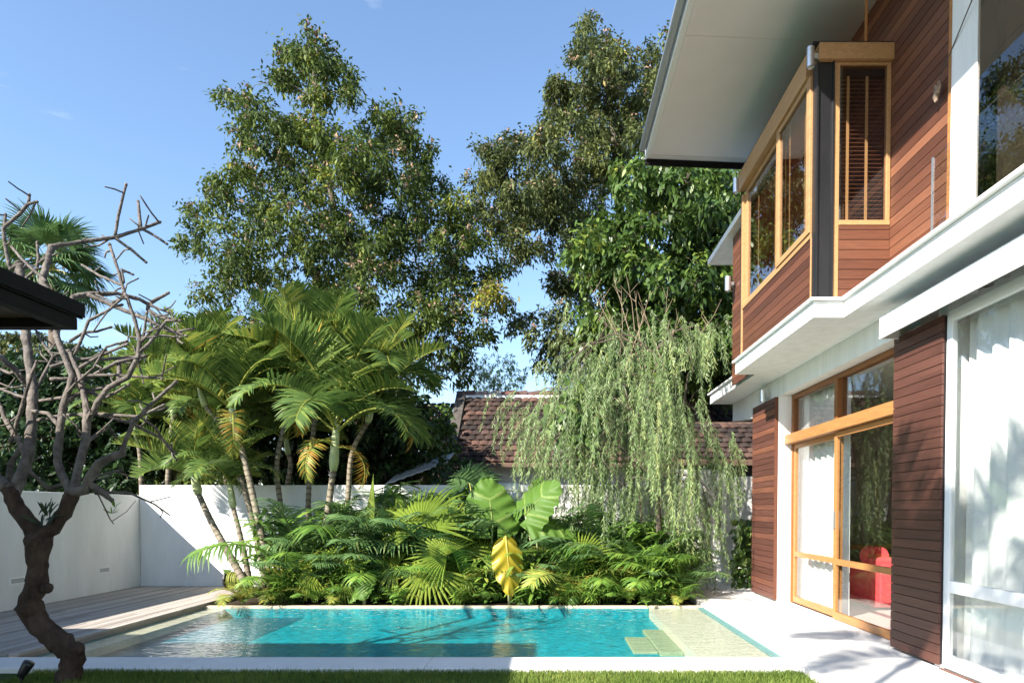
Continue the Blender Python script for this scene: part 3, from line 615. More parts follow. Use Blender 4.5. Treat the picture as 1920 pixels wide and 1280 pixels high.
# second, lower roof at right, third at left
o = empty('neighbour_outbuilding', (4.5, 16.2, 0), 'low neighbouring outbuilding with dark lapped clay tiles seen past the house corner', 'outbuilding')
e1 = at(1362, 862, 15.4); r1 = at(1362, 790, 17.0)
b = MB(); tiles(b, (e1.x-1.2, 15.4, e1.z), (1, 0, 0), (0, 1.6, r1.z-e1.z), 18, 7, .235, .245, 6, lo=.12); b.build('roof', M['tileroof'], o)
b = MB(); b.hexa([(e1.x-1.2, 15.35, e1.z-.12), (e1.x+3, 15.35, e1.z-.12), (e1.x+3, 17.1, r1.z-.1), (e1.x-1.2, 17.1, r1.z-.1), (e1.x-1.2, 15.35, e1.z-.01), (e1.x+3, 15.35, e1.z-.01), (e1.x+3, 17.1, r1.z), (e1.x-1.2, 17.1, r1.z)]); b.build('roof_board', M['brownply'], o)
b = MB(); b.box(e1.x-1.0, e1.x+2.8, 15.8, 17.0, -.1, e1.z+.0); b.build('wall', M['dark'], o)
o = empty('tiled_shed', (-4.5, 22.5, 0), 'brown clay tiled roof glimpsed between the cane palms and the ridge of the next house', 'shed')
e2 = at(745, 845, 21.5); r2 = at(745, 752, 23.6)
b = MB(); tiles(b, (e2.x-2, 21.5, e2.z), (1, 0, 0), (0, 2.1, r2.z-e2.z), 19, 10, .235, .26, 7, lo=.3); b.build('roof', M['tileroof'], o)
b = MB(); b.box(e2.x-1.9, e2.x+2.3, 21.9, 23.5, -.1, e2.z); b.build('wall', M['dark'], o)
# grey sheet lean-to
a0 = at(722, 910, 14.6); a1 = at(838, 868, 15.2)
o = empty('sheet_lean_to', (a0.x+.6, 15, 0), 'sloping grey sheet metal lean-to roof just above the garden wall', 'lean-to')
b = MB(); n = 14
for i in range(n):
    for q in (0, 1): pass
for i in range(n):
    f0, f1 = i/n, (i+1)/n; h = .02*(i % 2)
    p0 = a0.lerp(a1, f0); p1 = a0.lerp(a1, f1)
    b.hexa([p0+Vector((0, 0, h)), p1+Vector((0, 0, .02-h)), p1+Vector((0, 1.3, .36-h)), p0+Vector((0, 1.3, .34+h)), p0+Vector((0, 0, h+.03)), p1+Vector((0, 0, .05-h)), p1+Vector((0, 1.3, .39-h)), p0+Vector((0, 1.3, .37+h))])
b.build('sheet', M['sheet'], o)
b = MB(); b.box(a0.x+.1, a0.x+.18, 15.3, 15.38, -.1, a0.z+.05); b.box(a1.x-.15, a1.x-.07, 15.3, 15.38, -.1, a1.z); b.build('post', M['dark'], o)

# ================================================================== TREES
def inside(poly, x, y):
    c = False; n = len(poly); j = n-1
    for i in range(n):
        xi, yi = poly[i]; xj, yj = poly[j]
        if (yi > y) != (yj > y) and x < (xj-xi)*(y-yi)/(yj-yi)+xi: c = not c
        j = i
    return c
def fill(poly, rmin, rmax, gap, seed, tries=6000):
    rr = random.Random(seed); xs = [p[0] for p in poly]; ys = [p[1] for p in poly]; out = []
    for _ in range(tries):
        x = rr.uniform(min(xs), max(xs)); y = rr.uniform(min(ys), max(ys)); r = rr.uniform(rmin, rmax)
        if not inside(poly, x, y): continue
        # keep the clump inside the outline
        ok = sum(inside(poly, x+r*.75*math.cos(a), y+r*.75*math.sin(a)) for a in (0, .8, 1.6, 2.4, 3.1, 3.9, 4.7, 5.5))
        if ok < 6: continue
        if all(math.hypot(x-q[0], y-q[1]) > gap*(r+q[2])*.5 for q in out): out.append((x, y, r))
    return out
def tree(name, label, cat, Y, trunk, polys, leafm, barkm, spread=2.0, LL=.2, LW=.035, dens=34, per=8, rmin=26, rmax=46, gap=1.0, seed=1, droop=.5, blossom=0, tr0=.22, group=None, shell=.45, twigs=10, loose=0., layer=2, flat=1.0, prof=PROF3, jit=.03, sparse=False):
    rr = random.Random(seed); global rng; rng = np.random.default_rng(seed)
    T = [at(x, y, Y) for x, y in trunk]; base = T[0]
    o = empty(name, (base.x, base.y, -.05), label, cat, group)
    wood = MB(); m = len(T)
    wood.tube(T, [tr0*(1-.75*i/(m-1)) for i in range(m)], 9, wob=.12, seed=seed)
    bl = []
    for k, poly in enumerate(polys):
        if len(poly[0]) == 3: bl += [(x+rr.gauss(0, 5), y+rr.gauss(0, 5), r*rr.uniform(.85, 1.15)) for _ in range(layer) for x, y, r in poly]; continue
        for L_ in range(layer): bl += fill(poly, rmin, rmax, gap, seed*10+k+L_*77, 9000)
    nodes = [(p, tr0*(1-.7*i/(m-1))) for i, p in enumerate(T)]
    dense = []
    for i in range(m-1):
        for q in (0, .25, .5, .75): dense.append((T[i].lerp(T[i+1], q), tr0*(1-.75*(i+q)/(m-1))))
    nodes = dense+[(T[-1], tr0*.25)]
    C = []
    for x, y, r in bl:
        c = at(x, y, Y+max(-spread*1.6, min(spread*1.6, rr.gauss(0, spread*.7)))); C.append((c, r*Y/F))
    C.sort(key=lambda q: min((q[0]-n_[0]).length for n_ in dense))
    PP, DD, LLs, TT = [], [], [], []; BB = MB()
    for c, r in C:
        par = min(nodes, key=lambda n_: (n_[0]-c).length+.6*max(0, n_[0].z-c.z)-.5*min(n_[1], .1)*4)
        d = (c-par[0]).length; r0_ = min(par[1]*.7, .02+.018*d)
        mid = par[0].lerp(c, .5)+Vector((rr.uniform(-.1, .1)*d, rr.uniform(-.1, .1)*d, .10*d))
        wood.tube([par[0], par[0].lerp(mid, .5), mid, mid.lerp(c, .6), c], [r0_, r0_*.85, r0_*.65, r0_*.5, r0_*.35], 5, cap=False, seed=seed)
        nodes.append((mid, r0_*.65)); nodes.append((c, r0_*.4))
        nt_ = max(3, int(dens*(r/.6)**2*rr.choice((.35, .7, 1, 1, 1.25) if sparse else (.8, 1, 1.1))))
        u = unit(nt_); u[:, 2] = u[:, 2]*.85*flat+.12*flat
        rad = r*(shell+(1-shell)*rng.random(nt_)**.6)*(1+loose*rng.random(nt_)**3)
        tip = np.array(c)+u*rad[:, None]
        tone = rr.gauss(.45, .13)
        for i in range(min(twigs, nt_)):
            e_ = Vector(tip[i]); s_ = c.lerp(e_, .15)
            wood.tube([s_, s_.lerp(e_, .5)+Vector((rr.uniform(-.06, .06), rr.uniform(-.06, .06), .03)), e_], [.011, .008, .004], 3, cap=False)
        dv = u[:, None, :]*.75+unit(nt_*per).reshape(nt_, per, 3)*.9; dv[:, :, 2] -= droop*.7
        PP.append(np.repeat(tip, per, 0)+rng.normal(0, jit, (nt_*per, 3))); DD.append(dv.reshape(-1, 3))
        TT.append(np.repeat(tone+rng.normal(0, .10, nt_), per)+rng.normal(0, .13, nt_*per))
        if blossom and rr.random() < blossom:
            for i in range(nt_):
                if u[i, 2] > .1 and rr.random() < .6:
                    p = Vector(tip[i]); 
                    for q in range(7):
                        e_ = p+Vector((rr.gauss(0, .05), rr.gauss(0, .05), rr.uniform(.03, .22)))
                        BB.add([e_+Vector((rr.gauss(0, .035), rr.gauss(0, .035), rr.gauss(0, .04))) for _ in range(4)], [(0, 1, 2), (0, 2, 3), (1, 3, 2)])
    P = np.concatenate(PP); D = np.concatenate(DD); n = len(P)
    N = unit(n)*.6+np.array([0, 0, .8])
    lv = MB(); lv.np(*strips(P, D, N, LL*rng.uniform(.65, 1.25, n), LW*rng.uniform(.8, 1.2, n), prof, droop=droop*rng.uniform(.2, 1, n), tint=np.concatenate(TT)))
    wood.build('trunk', M[barkm], o, smooth=True); lv.build('crown', M[leafm], o)
    if BB.v: BB.build('blossom', M['blossom'], o)
    return o
T1 = [(585,95,28),(620,118,26),(645,150,28),(655,185,24),(560,112,22),(530,100,15),(545,150,26),(575,165,24),(610,170,22),(520,150,13),(430,190,17),(455,185,20),(470,215,30),(505,230,32),(450,245,24),(540,240,30),
 (575,260,34),(620,250,28),(500,275,30),(550,300,34),(605,300,32),(460,285,26),(650,285,26),(715,215,26),(745,225,26),(775,250,24),(700,250,28),(740,265,30),(790,285,22),(690,290,28),(735,305,32),(780,320,26),
 (440,330,22),(480,330,24),(525,340,30),(405,360,20),(385,385,18),(430,385,22),(375,420,18),(360,400,12),(575,350,32),(620,350,28),(660,340,26),(700,350,30),(750,360,30),(800,355,26),(840,355,24),(865,380,20),
 (420,430,22),(470,420,24),(510,410,22),(560,410,18),(600,400,22),(720,410,32),(770,400,32),(820,410,32),(870,420,28),(690,460,24),(338,455,12),(375,470,18),(410,480,20),(455,470,22),(500,470,22),(545,460,20),(740,460,34),(790,460,36),(845,465,36),(895,455,28),
 (410,530,20),(450,520,22),(500,520,24),(540,510,20),(590,500,20),(640,510,18),(720,520,32),(780,525,38),(840,525,38),(900,520,34),(930,500,20),(380,555,20),(430,560,26),(480,565,26),(540,560,24),(600,555,24),(650,560,24),(730,580,34),(790,590,38),(850,585,36),(910,570,30),(940,570,16),
 (400,600,24),(470,620,30),(560,610,30),(640,620,30),(720,640,34),(790,650,36),(850,645,32),(885,630,26),(760,700,34),(820,700,34),(860,690,24),(700,700,34),
 (600,230,26),(590,200,22),(640,330,26),(670,380,26),(640,420,28),(610,450,26),(650,450,28),(580,470,24),(620,480,26),(660,500,26),(690,520,28),(680,560,28),(610,530,26),(570,590,26),(690,600,30),(620,590,28),(520,610,28),(530,400,22),(490,380,22),(520,440,22),(470,500,20),(440,490,18),(660,310,26),(710,470,28),(560,440,20)]
T2 = [(1095,50,18),(1100,80,22),(1130,85,20),(1150,105,22),(1110,115,24),(1075,115,15),(1140,140,26),(1180,130,20),(1215,105,20),(1240,85,20),(1225,140,24),(1100,155,26),(1055,160,22),(1045,190,24),(1085,195,28),(1130,190,28),(1175,185,28),(1220,190,30),(1040,225,24),(1070,240,28),(1120,240,30),(1170,240,30),(1215,245,30),(1250,160,30),(1260,230,30),(1290,180,34),
 (1000,265,22),(1030,280,26),(1075,290,28),(1125,290,30),(1170,290,30),(905,280,17),(930,285,22),(965,285,24),(915,320,24),(950,325,28),(995,320,28),(1040,330,30),(1085,340,30),(1130,340,28),(895,350,20),(925,365,28),(970,370,30),(1015,375,30),(1060,385,30),(1105,390,26),(895,395,20),(935,410,26),(980,415,28),(1025,425,26),(1065,430,24),(945,445,20),(985,455,24),(970,485,15),(1030,470,16),
 (1080,470,24),(1120,440,26),(1050,530,26),(1090,540,28),(1060,580,24),(1110,590,28),(1035,600,20),(985,600,14),(960,605,13),(1000,625,13),(1070,640,26),(1040,660,20),(1020,690,15),(1060,700,24),(1110,660,30)]
tree('mango_tree', 'tall broad crowned dark green tree behind the cane palms, sky around its top', 'tree', 21, [(702, 930), (700, 700), (692, 590), (672, 520), (660, 470), (628, 400), (612, 310), (588, 230), (592, 150), (575, 95)], [T1], 'leafA', 'greybark', spread=2.0, sparse=True, dens=14, per=44, layer=2, seed=11, blossom=.85, tr0=.17, loose=.15, LL=.155, LW=.033, droop=.45, shell=.35, jit=.13, twigs=12)
tree('mango_tree', 'tall olive green tree with brownish blossom tips rising beside the house roof', 'tree', 23, [(1190, 930), (1190, 700), (1180, 520), (1160, 380), (1150, 250), (1130, 120)], [T2], 'leafB', 'greybark', spread=2.0, sparse=True, dens=18, per=44, layer=2, seed=12, blossom=.9, tr0=.24, loose=.12, LL=.155, LW=.033, droop=.5, shell=.35, jit=.13, twigs=10)
T3 = [(1175, 300), (1215, 300), (1300, 300), (1430, 310), (1430, 740), (1290, 720), (1200, 640), (1120, 560), (1080, 500), (1065, 480), (1100, 430), (1140, 420), (1150, 370), (1140, 330)]
T3b = [(1080, 560), (1200, 600), (1400, 640), (1400, 745), (1090, 740)]
tree('broadleaf_tree', 'bright glossy leaved tree right beside the bay window, below the roof overhang', 'tree', 18.5, [(1300, 930), (1300, 760), (1290, 600), (1270, 450), (1260, 360)], [T3, T3b], 'leafC', 'bark', spread=1.6, sparse=True, dens=22, per=20, rmin=18, rmax=38, gap=1.0, seed=13, droop=.8, LL=.155, LW=.046, jit=.10, tr0=.24, loose=.1, prof=PROF4)
# background greenery beyond the wall
BG = [
 ('leafy_tree', 'dark leafy tree beyond the shaded wall, behind the bare frangipani', 17.5, [(120, 930), (120, 800), (125, 720)], [[(-40, 690), (60, 660), (150, 665), (240, 690), (270, 760), (270, 935), (-40, 940)]], 'leafD', .17, .045, 21),
 ('leafy_tree', 'mid green tree standing behind the left edge of the cane palms', 18.5, [(330, 930), (330, 800), (325, 730)], [[(215, 690), (300, 650), (345, 600), (400, 590), (430, 680), (430, 930), (230, 930)]], 'leafA', .18, .045, 22),
 ('leafy_tree', 'dark tree filling the gap behind the central cane palm', 16.5, [(600, 930), (600, 800), (600, 720)], [[(420, 640), (560, 640), (700, 680), (790, 740), (770, 870), (740, 925), (420, 925)]], 'leafD', .17, .05, 23),
 ('leafy_shrub', 'green shrub between the palms and the neighbouring tiled roof', 16.0, [(800, 930), (800, 880), (800, 850)], [[(735, 790), (830, 760), (850, 840), (845, 900), (735, 905)]], 'leafC', .13, .04, 24),
 ('leafy_shrub', 'dark shrub under the eave of the tiled house above the garden wall', 15.2, [(870, 930), (870, 900), (870, 890)], [[(820, 870), (905, 872), (930, 935), (820, 940)]], 'leafD', .15, .04, 25),
]
for nm, lab, Y, tr, po, lm, LL, LW, sd in BG:
    tree(nm, lab, 'tree' if 'tree' in nm else 'shrub', Y, tr, po, lm, 'bark', spread=.9, dens=60, per=7, rmin=26, rmax=46, gap=.92, seed=sd, LL=LL, LW=LW, tr0=.12, twigs=6, loose=.2, prof=PROF3)
tree('flat_topped_tree', 'flat layered yellowish tree at the far left behind the bare branches', 'tree', 30, [(60, 930), (60, 750), (70, 680)], [[(-40, 625), (60, 618), (150, 640), (195, 672), (150, 700), (-40, 700)]], 'leafB', 'bark', spread=1.6, dens=26, per=9, rmin=18, rmax=34, gap=.9, seed=31, LL=.16, LW=.04, tr0=.2, flat=.35)
tree('feathery_tree', 'small pale feathery tree above the left end of the tiled ridge', 'tree', 27, [(915, 930), (918, 800), (925, 730), (930, 700)], [[(870, 700), (905, 672), (945, 672), (985, 690), (975, 745), (880, 750)]], 'leafE', 'twig', spread=.8, dens=22, per=10, rmin=16, rmax=26, gap=.95, seed=32, LL=.14, LW=.018, tr0=.06, twigs=5)
# a garden tree behind the camera, whose dappled shade falls on the house front
def back_tree(c, r, n, seed, label):
    rr = random.Random(seed); global rng; rng = np.random.default_rng(seed)
    o = empty('leafy_tree', (c[0]-.6, c[1]-.6, -.05), label, 'tree'); c = Vector(c)
    w_ = MB(); w_.tube([(c.x-.6, c.y-.6, -.05), (c.x-.5, c.y-.5, 2.5), (c.x-.2, c.y-.2, 4.6), c], [.16, .13, .1, .05], 9)
    PP = []; DD = []
    for i in range(n):
        d = Vector(unit(1)[0]); e_ = c+Vector((d.x*r, d.y*r, d.z*r*.7))*rr.uniform(.5, 1); w_.tube([c.lerp(e_, .05), c.lerp(e_, .6)+Vector((0, 0, .15)), e_], [.03, .02, .008], 4)
        k_ = 26; PP.append(np.array(e_)+rng.normal(0, .17, (k_, 3))); DD.append(unit(k_)+np.array([0, 0, -.5]))
    P = np.concatenate(PP); D = np.concatenate(DD); nn = len(P); lv = MB()
    lv.np(*strips(P, D, unit(nn)*.6+np.array([0, 0, .8]), rng.uniform(.16, .28, nn), rng.uniform(.035, .05, nn), PROF4, droop=.3, tint=rng.beta(2, 2, nn)))
    w_.build('trunk', M['bark'], o, smooth=True); lv.build('crown', M['leafA'], o)
back_tree((-2.3, -.9, 6.9), 1.0, 17, 5, 'leafy garden tree standing behind the camera whose shade dapples the white window')

# ================================================================== PALMS
def frond_mesh(name, arch, nl, llen, lw, seed, vee=.55, hang=.35, m='areca', L=1.0, old=0., tone=.4):
    """unit frond: rachis from origin, rising along +Z and arching towards +X"""
    rr = np.random.default_rng(seed); ts = np.linspace(0, 1, 15); pts = []; a = 0; p = np.array([0., 0, 0]); pts.append(p.copy())
    for i in range(1, 15):
        a = arch*(ts[i]**1.35); p = p+np.array([math.sin(a), 0, math.cos(a)])/14*L; pts.append(p.copy())
    pts = np.array(pts); b = MB()
    b.tube(pts, [.013*(1-.85*t)+.0015 for t in ts], 5, t=.80, cap=False)
    P, D, N, Ls, T, Dr = [], [], [], [], [], []
    for sgn in (-1, 1):
        t = np.linspace(.16, .995, nl)+rr.normal(0, .004, nl); t = np.clip(t, 0, 1)
        pos = np.stack([np.interp(t, ts, pts[:, j]) for j in range(3)], 1); ang = arch*t**1.35
        tan = np.stack([np.sin(ang), 0*ang, np.cos(ang)], 1); nor = np.stack([-np.cos(ang), 0*ang, np.sin(ang)], 1)  # upper side of the frond
        side = np.array([0, sgn, 0.])
        fw = .42+.75*t**2
        d = side[None]*(1.0)+tan*fw[:, None]+nor*(vee*(1-.55*t))[:, None]+rr.normal(0, .06, (nl, 3))
        ln = llen*np.clip(np.sin(np.pi*(t*.80+.16)), .2, 1)**.7*rr.uniform(.88, 1.08, nl)
        P.append(pos); D.append(d); N.append(nor-side*.55); Ls.append(ln); Dr.append(hang*rr.uniform(.6, 1.3, nl))
        T.append(tone+rr.normal(0, .15, nl)+.32*old*rr.random(nl)+old*.35)
    n = 2*nl
    b.np(*strips(np.concatenate(P), np.concatenate(D), np.concatenate(N), np.concatenate(Ls), lw, [(0, .3), (.3, 1), (.68, .75), (1, .05)], droop=np.concatenate(Dr), tint=np.concatenate(T), fold=.5))
    return b.mesh(name, M[m])
FR = [frond_mesh('frond', .95, 52, .42, .0105, 1, tone=.42, vee=1.15, hang=.2), frond_mesh('frond', 1.35, 52, .42, .0105, 2, tone=.50, vee=1.0, hang=.3), frond_mesh('frond', 1.8, 52, .40, .0105, 3, tone=.34, vee=.8, hang=.45), frond_mesh('frond', .7, 48, .38, .0105, 4, vee=1.2, hang=.15, tone=.60)]
FO = [frond_mesh('frond', 2.35, 34, .24, .008, 5, hang=.7, old=.9), frond_mesh('frond', 2.5, 28, .22, .0075, 6, hang=.8, old=1.25)]
def put(me, name, parent, loc, az, tilt, sc, roll=0):
    o = bpy.data.objects.new(name, me); COL.objects.link(o); o.parent = parent
    o.matrix_basis = Matrix.Translation(loc) @ Matrix.Rotation(az, 4, 'Z') @ Matrix.Rotation(tilt, 4, 'Y') @ Matrix.Rotation(roll, 4, 'Z') @ Matrix.Scale(sc, 4)
    return o
def cane_palm(stem, Y0_, Y1_, r, nf, fl, label, seed, shaft=.45, nold=1, tiltmax=.88, cat='palm', skirt=True):
    rr = random.Random(seed); m = len(stem)
    pts = [at(x, y, Y0_+(Y1_-Y0_)*i/(m-1)) for i, (x, y) in enumerate(stem)]; base = Vector((pts[0].x, pts[0].y, -.05))
    o = empty('cane_palm', base, label, cat, 'cane palms by the white wall')
    # ringed stem
    fine = []; 
    for i in range(m-1):
        k_ = max(3, int((pts[i+1]-pts[i]).length/.035))
        for j in range(k_):
            f = j/k_; a, b_, c_, d_ = pts[max(i-1, 0)], pts[i], pts[i+1], pts[min(i+2, m-1)]
            fine.append(b_*1+((c_-a)*.5)*f+(a-b_*2.5+c_*2-d_*.5)*f*f+((b_-c_)*1.5+(d_-a)*.5)*f**3)
    fine.append(pts[-1]); fine.insert(0, base) if (pts[0]-base).length > .05 else None
    b = MB(); nf_ = len(fine); R_ = [r*(1.12-.35*i/nf_)*(1.10 if i % 3 == 0 else 1.0) for i in range(nf_)]
    b.tube(fine, R_, 9, t=0); n9 = 9*(nf_-1)
    b.t = [(.08 if ((q//9) % 3 == 0) else .55+.35*rr.random()) for q in range(len(b.f))]
    b.build('stem', M['stem'], o, smooth=True)
    top = pts[-1]; d = (pts[-1]-pts[-2]).normalized(); d = (d+Vector((0, 0, .8))).normalized()
    b = MB(); b.tube([top-d*.02, top+d*shaft*.15, top+d*shaft*.6, top+d*shaft], [r*.95, r*1.35, r*1.05, r*.5], 10); b.build('crownshaft', M['shaft'], o, smooth=True)
    ct = top+d*shaft*.9-base
    nf += 6
    for i in range(nf):
        az = i*2.399963+seed; f = i/max(1, nf-1); tilt = .10+(tiltmax-.1)*f
        put(rr.choice(FR if f > .25 else [FR[0], FR[3]]), 'frond', o, ct-d*(.25*shaft*f), az+rr.uniform(-.3, .3), tilt*rr.uniform(.85, 1.1), fl*rr.uniform(.88, 1.1), rr.uniform(-.25, .25))
    for i in range(nold): put(rr.choice(FO), 'dry_frond', o, ct-d*(.5*shaft), rr.uniform(-2.6, -.5)+seed*.3, rr.uniform(1.1, 1.6), fl*rr.uniform(.55, .8), 0)
    return o
cane_palm([(597, 1072), (612, 980), (625, 880)], 11.9, 11.9, .062, 10, 1.95, 'tall central cane palm with a pale upper stem and fronds fanned over the shrubs', 1, shaft=.95, nold=2)
cane_palm([(512, 1118), (490, 1000), (458, 860), (440, 800)], 11.6, 12.2, .058, 9, 1.75, 'cane palm with a long slanting brown stem rising beside the pool edge', 2, shaft=.5, nold=1)
cane_palm([(497, 1085), (470, 960), (430, 830), (385, 760)], 12.3, 12.6, .05, 9, 1.6, 'cane palm leaning left over the white wall', 3, shaft=.45, nold=0)
cane_palm([(545, 1060), (528, 960), (520, 860), (545, 760)], 12.9, 12.9, .05, 10, 1.75, 'cane palm with a thin dark stem against the back wall', 4, shaft=.4, nold=1)
cane_palm([(640, 1040), (652, 940), (660, 850), (690, 790)], 12.8, 12.8, .05, 10, 1.75, 'cane palm right of the central one, fronds reaching towards the tiled roof', 5, shaft=.4, nold=1)
cane_palm([(470, 1098), (452, 1010), (437, 950)], 12.3, 12.4, .05, 7, 1.25, 'short cane palm with a plump pale green shaft before the sunlit wall', 6, shaft=.55, nold=0, tiltmax=.8)
cane_palm([(462, 1096), (400, 985), (372, 925)], 12.2, 12.6, .062, 8, 1.25, 'strongly leaning cane palm with a ringed stem crossing the white wall', 7, shaft=.5, nold=0, tiltmax=1.2)
cane_palm([(575, 1050), (580, 900), (590, 790), (600, 745)], 13.1, 13.1, .05, 10, 1.8, 'tallest cane palm, its fronds standing above the rest', 8, shaft=.4, nold=1, tiltmax=.95)
# cane palm behind the camera at left, out of the picture; its fronds shade the terrace
def palm_here(base, top, seed, label):
    global at
    keep = at; at = lambda x, y, Y: Vector((x, Y, y))
    cane_palm([(base[0], -.05), ((base[0]+top[0])/2, top[2]*.5), (top[0], top[2])], base[1], top[1], .06, 6, 1.9, label, seed, shaft=.5, nold=0)
    at = keep
palm_here((-2.7, -.6), (-3.1, .35, 6.1), 11, 'cane palm standing behind the camera whose fronds shade the terrace')
# cane palms beyond the wall at left
cane_palm([(315, 900), (320, 820), (325, 780)], 14.6, 14.6, .05, 9, 1.6, 'cane palm beyond the back wall, left of the leaning palm', 9, shaft=.4, nold=1)
cane_palm([(425, 905), (420, 860), (425, 830)], 14.0, 14.0, .05, 9, 1.6, 'cane palm just beyond the back wall behind the slanting brown stem', 12, shaft=.4, nold=0)
cane_palm([(540, 905), (545, 870), (540, 850)], 14.3, 14.3, .05, 8, 1.5, 'low cane palm just beyond the back wall left of the central palm', 13, shaft=.4, nold=0)
cane_palm([(265, 900), (262, 850), (255, 820)], 15.4, 15.4, .05, 8, 1.5, 'cane palm beyond the back wall, behind the frangipani twigs', 10, shaft=.4, nold=0)

def fan_mesh(name, nseg, spread, join, droop, seed, m, R_=1.0, cone=.18, tone=.5):
    """palmate leaf of radius 1 in the XY plane around origin, facing +Z, opening towards +X"""
    rr = np.random.default_rng(seed); b = MB(); rs = [.02, .3, join, (join+1)/2+.04, 1.0]
    for k_ in range(nseg):
        a0_ = -spread/2+spread*k_/nseg; a1_ = -spread/2+spread*(k_+1)/nseg; am = (a0_+a1_)/2; tip = rr.uniform(.86, 1.04); dr = droop*rr.uniform(.6, 1.4)
        vs = []
        for i, r_ in enumerate(rs):
            if r_ > join: w_ = 1-(r_-join)/(1-join); r_ = r_*tip
            else: w_ = 1.
            z0_ = cone*r_*r_*(1 if r_ < .6 else 1)-dr*max(0, r_-join*.7)**2*2.2
            for a, dz in ((am+(a0_-am)*w_, 0), (am, .035*w_*min(1, r_*2)), (am+(a1_-am)*w_, 0)):
                vs.append((r_*math.cos(a), r_*math.sin(a), z0_+dz-.22*abs(math.sin(am/2))**2*r_))
        fs = []
        for i in range(len(rs)-1):
            for j in (0, 1): fs.append((i*3+j, i*3+j+1, i*3+j+4, i*3+j+3))
        t_ = tone+rr.normal(0, .06); b.add(vs, fs, [min(1, max(0, t_+(.14 if q % 2 else 0))) for q in range(len(fs))])
    return b.mesh(name, M[m])
FANS = [fan_mesh('fan_blade', 30, R(235), .46, .28, 1, 'fan', tone=.55), fan_mesh('fan_blade', 26, R(215), .40, .42, 2, 'fan', tone=.65)]
FAND = [fan_mesh('fan_blade', 40, R(270), .5, .5, 3, 'fandark', tone=.45), fan_mesh('fan_blade', 36, R(240), .45, .7, 4, 'fandark', tone=.55)]
def fan_leaf(o, base, c, face, point, sc, me, stalk='rachis'):
    """leaf blade hub at c, normal = face, opening along point"""
    z = Vector(face).normalized(); x = Vector(point); x = (x-z*x.dot(z)).normalized(); y = z.cross(x)
    q = bpy.data.objects.new('fan_blade', me); COL.objects.link(q); q.parent = o
    q.matrix_basis = Matrix.Translation(Vector(c)-Vector(o.location)) @ Matrix((x, y, z)).transposed().to_4x4() @ Matrix.Scale(sc, 4)
    if stalk:
        b = MB(); c = Vector(c); base = Vector(base); mid = base.lerp(c, .55)+Vector((0, .05, .18*(c-base).length)); b.tube([base, base.lerp(mid, .6), mid, c], [.016, .013, .011, .008], 6); b.build('stalk', M[stalk], o, smooth=True)
fp = empty('fan_palm', (at(800, 1120, 11.7).x, 11.7, -.05), 'bright yellow green fan palm in the middle of the planting, blades facing the pool', 'palm')
bs = (fp.location.x, 11.7, 0)
fan_leaf(fp, bs, at(790, 985, 11.15), (-.25, -.8, .5), (-.25, -.1, 1), .92, FANS[0])
fan_leaf(fp, bs, at(806, 1066, 11.15), (-.1, -.75, .6), (-.35, -.2, -1), .78, FANS[1])
fan_leaf(fp, bs, at(838, 1040, 11.1), (.1, -.8, .5), (-.8, -.1, .6), .7, FANS[0])
fan_leaf(fp, bs, at(700, 985, 11.9), (-.2, -.4, .85), (-.5, -.3, .3), .6, FAND[0])
fan_leaf(fp, bs, at(870, 1075, 11.3), (.2, -.7, .6), (.6, -.2, -.5), .5, FANS[1])
fan_leaf(fp, bs, at(745, 1060, 11.3), (-.3, -.7, .6), (-.7, -.2, .3), .6, FANS[1])
fan_leaf(fp, bs, at(905, 1045, 11.4), (.2, -.75, .6), (.5, -.1, .7), .55, FANS[0])
f3 = empty('fan_palm', (at(1105, 1120, 11.5).x, 11.5, -.05), 'smaller lime green fan palm below the weeping tree, blades facing the pool', 'palm')
bs = (f3.location.x, 11.5, 0)
for px, py, fx, ptx, sc, q in ((1090, 1045, (-.2, -.8, .5), (-.4, -.1, .8), .58, 0), (1125, 1075, (.1, -.8, .5), (.6, -.1, -.3), .5, 1), (1060, 1085, (-.2, -.75, .6), (-.6, -.1, -.5), .5, 1)): fan_leaf(f3, bs, at(px, py, 11.25), fx, ptx, sc, FANS[q])
f4 = empty('fan_palm', (at(610, 1120, 11.5).x, 11.5, -.05), 'lime green fan palm near the foot of the central cane palm', 'palm')
bs = (f4.location.x, 11.5, 0)
for px, py, fx, ptx, sc, q in ((640, 1050, (-.2, -.8, .5), (.4, -.1, .8), .55, 0), (585, 1075, (-.1, -.8, .5), (-.6, -.1, -.3), .45, 1), (645, 1090, (.2, -.75, .6), (.5, -.1, -.5), .42, 1)): fan_leaf(f4, bs, at(px, py, 11.2), fx, ptx, sc, FANS[q])
fq = empty('fan_palm', (at(905, 1100, 12.4).x, 12.4, -.05), 'fan palm with dark and lime blades behind the elephant ears by the white wall', 'palm')
bs = (fq.location.x, 12.4, 0)
for px, py, fx, ptx, sc, q in ((880, 905, (-.2, -.8, .5), (.1, 0, 1), .62, 0), (830, 960, (-.4, -.6, .6), (-.8, 0, .5), .6, 0), (945, 955, (.3, -.7, .6), (.7, 0, .6), .6, 0), (720, 950, (-.3, -.7, .5), (-.5, 0, .8), .6, 0), (740, 985, (-.35, -.75, .5), (-.6, 0, .7), .75, 1), (850, 985, (.1, -.8, .5), (.3, 0, .9), .8, 1)):
    fan_leaf(fq, bs, at(px, py, 12.4 if q == 0 else 11.9), fx, ptx, sc, FAND[0] if q == 0 else FANS[1])
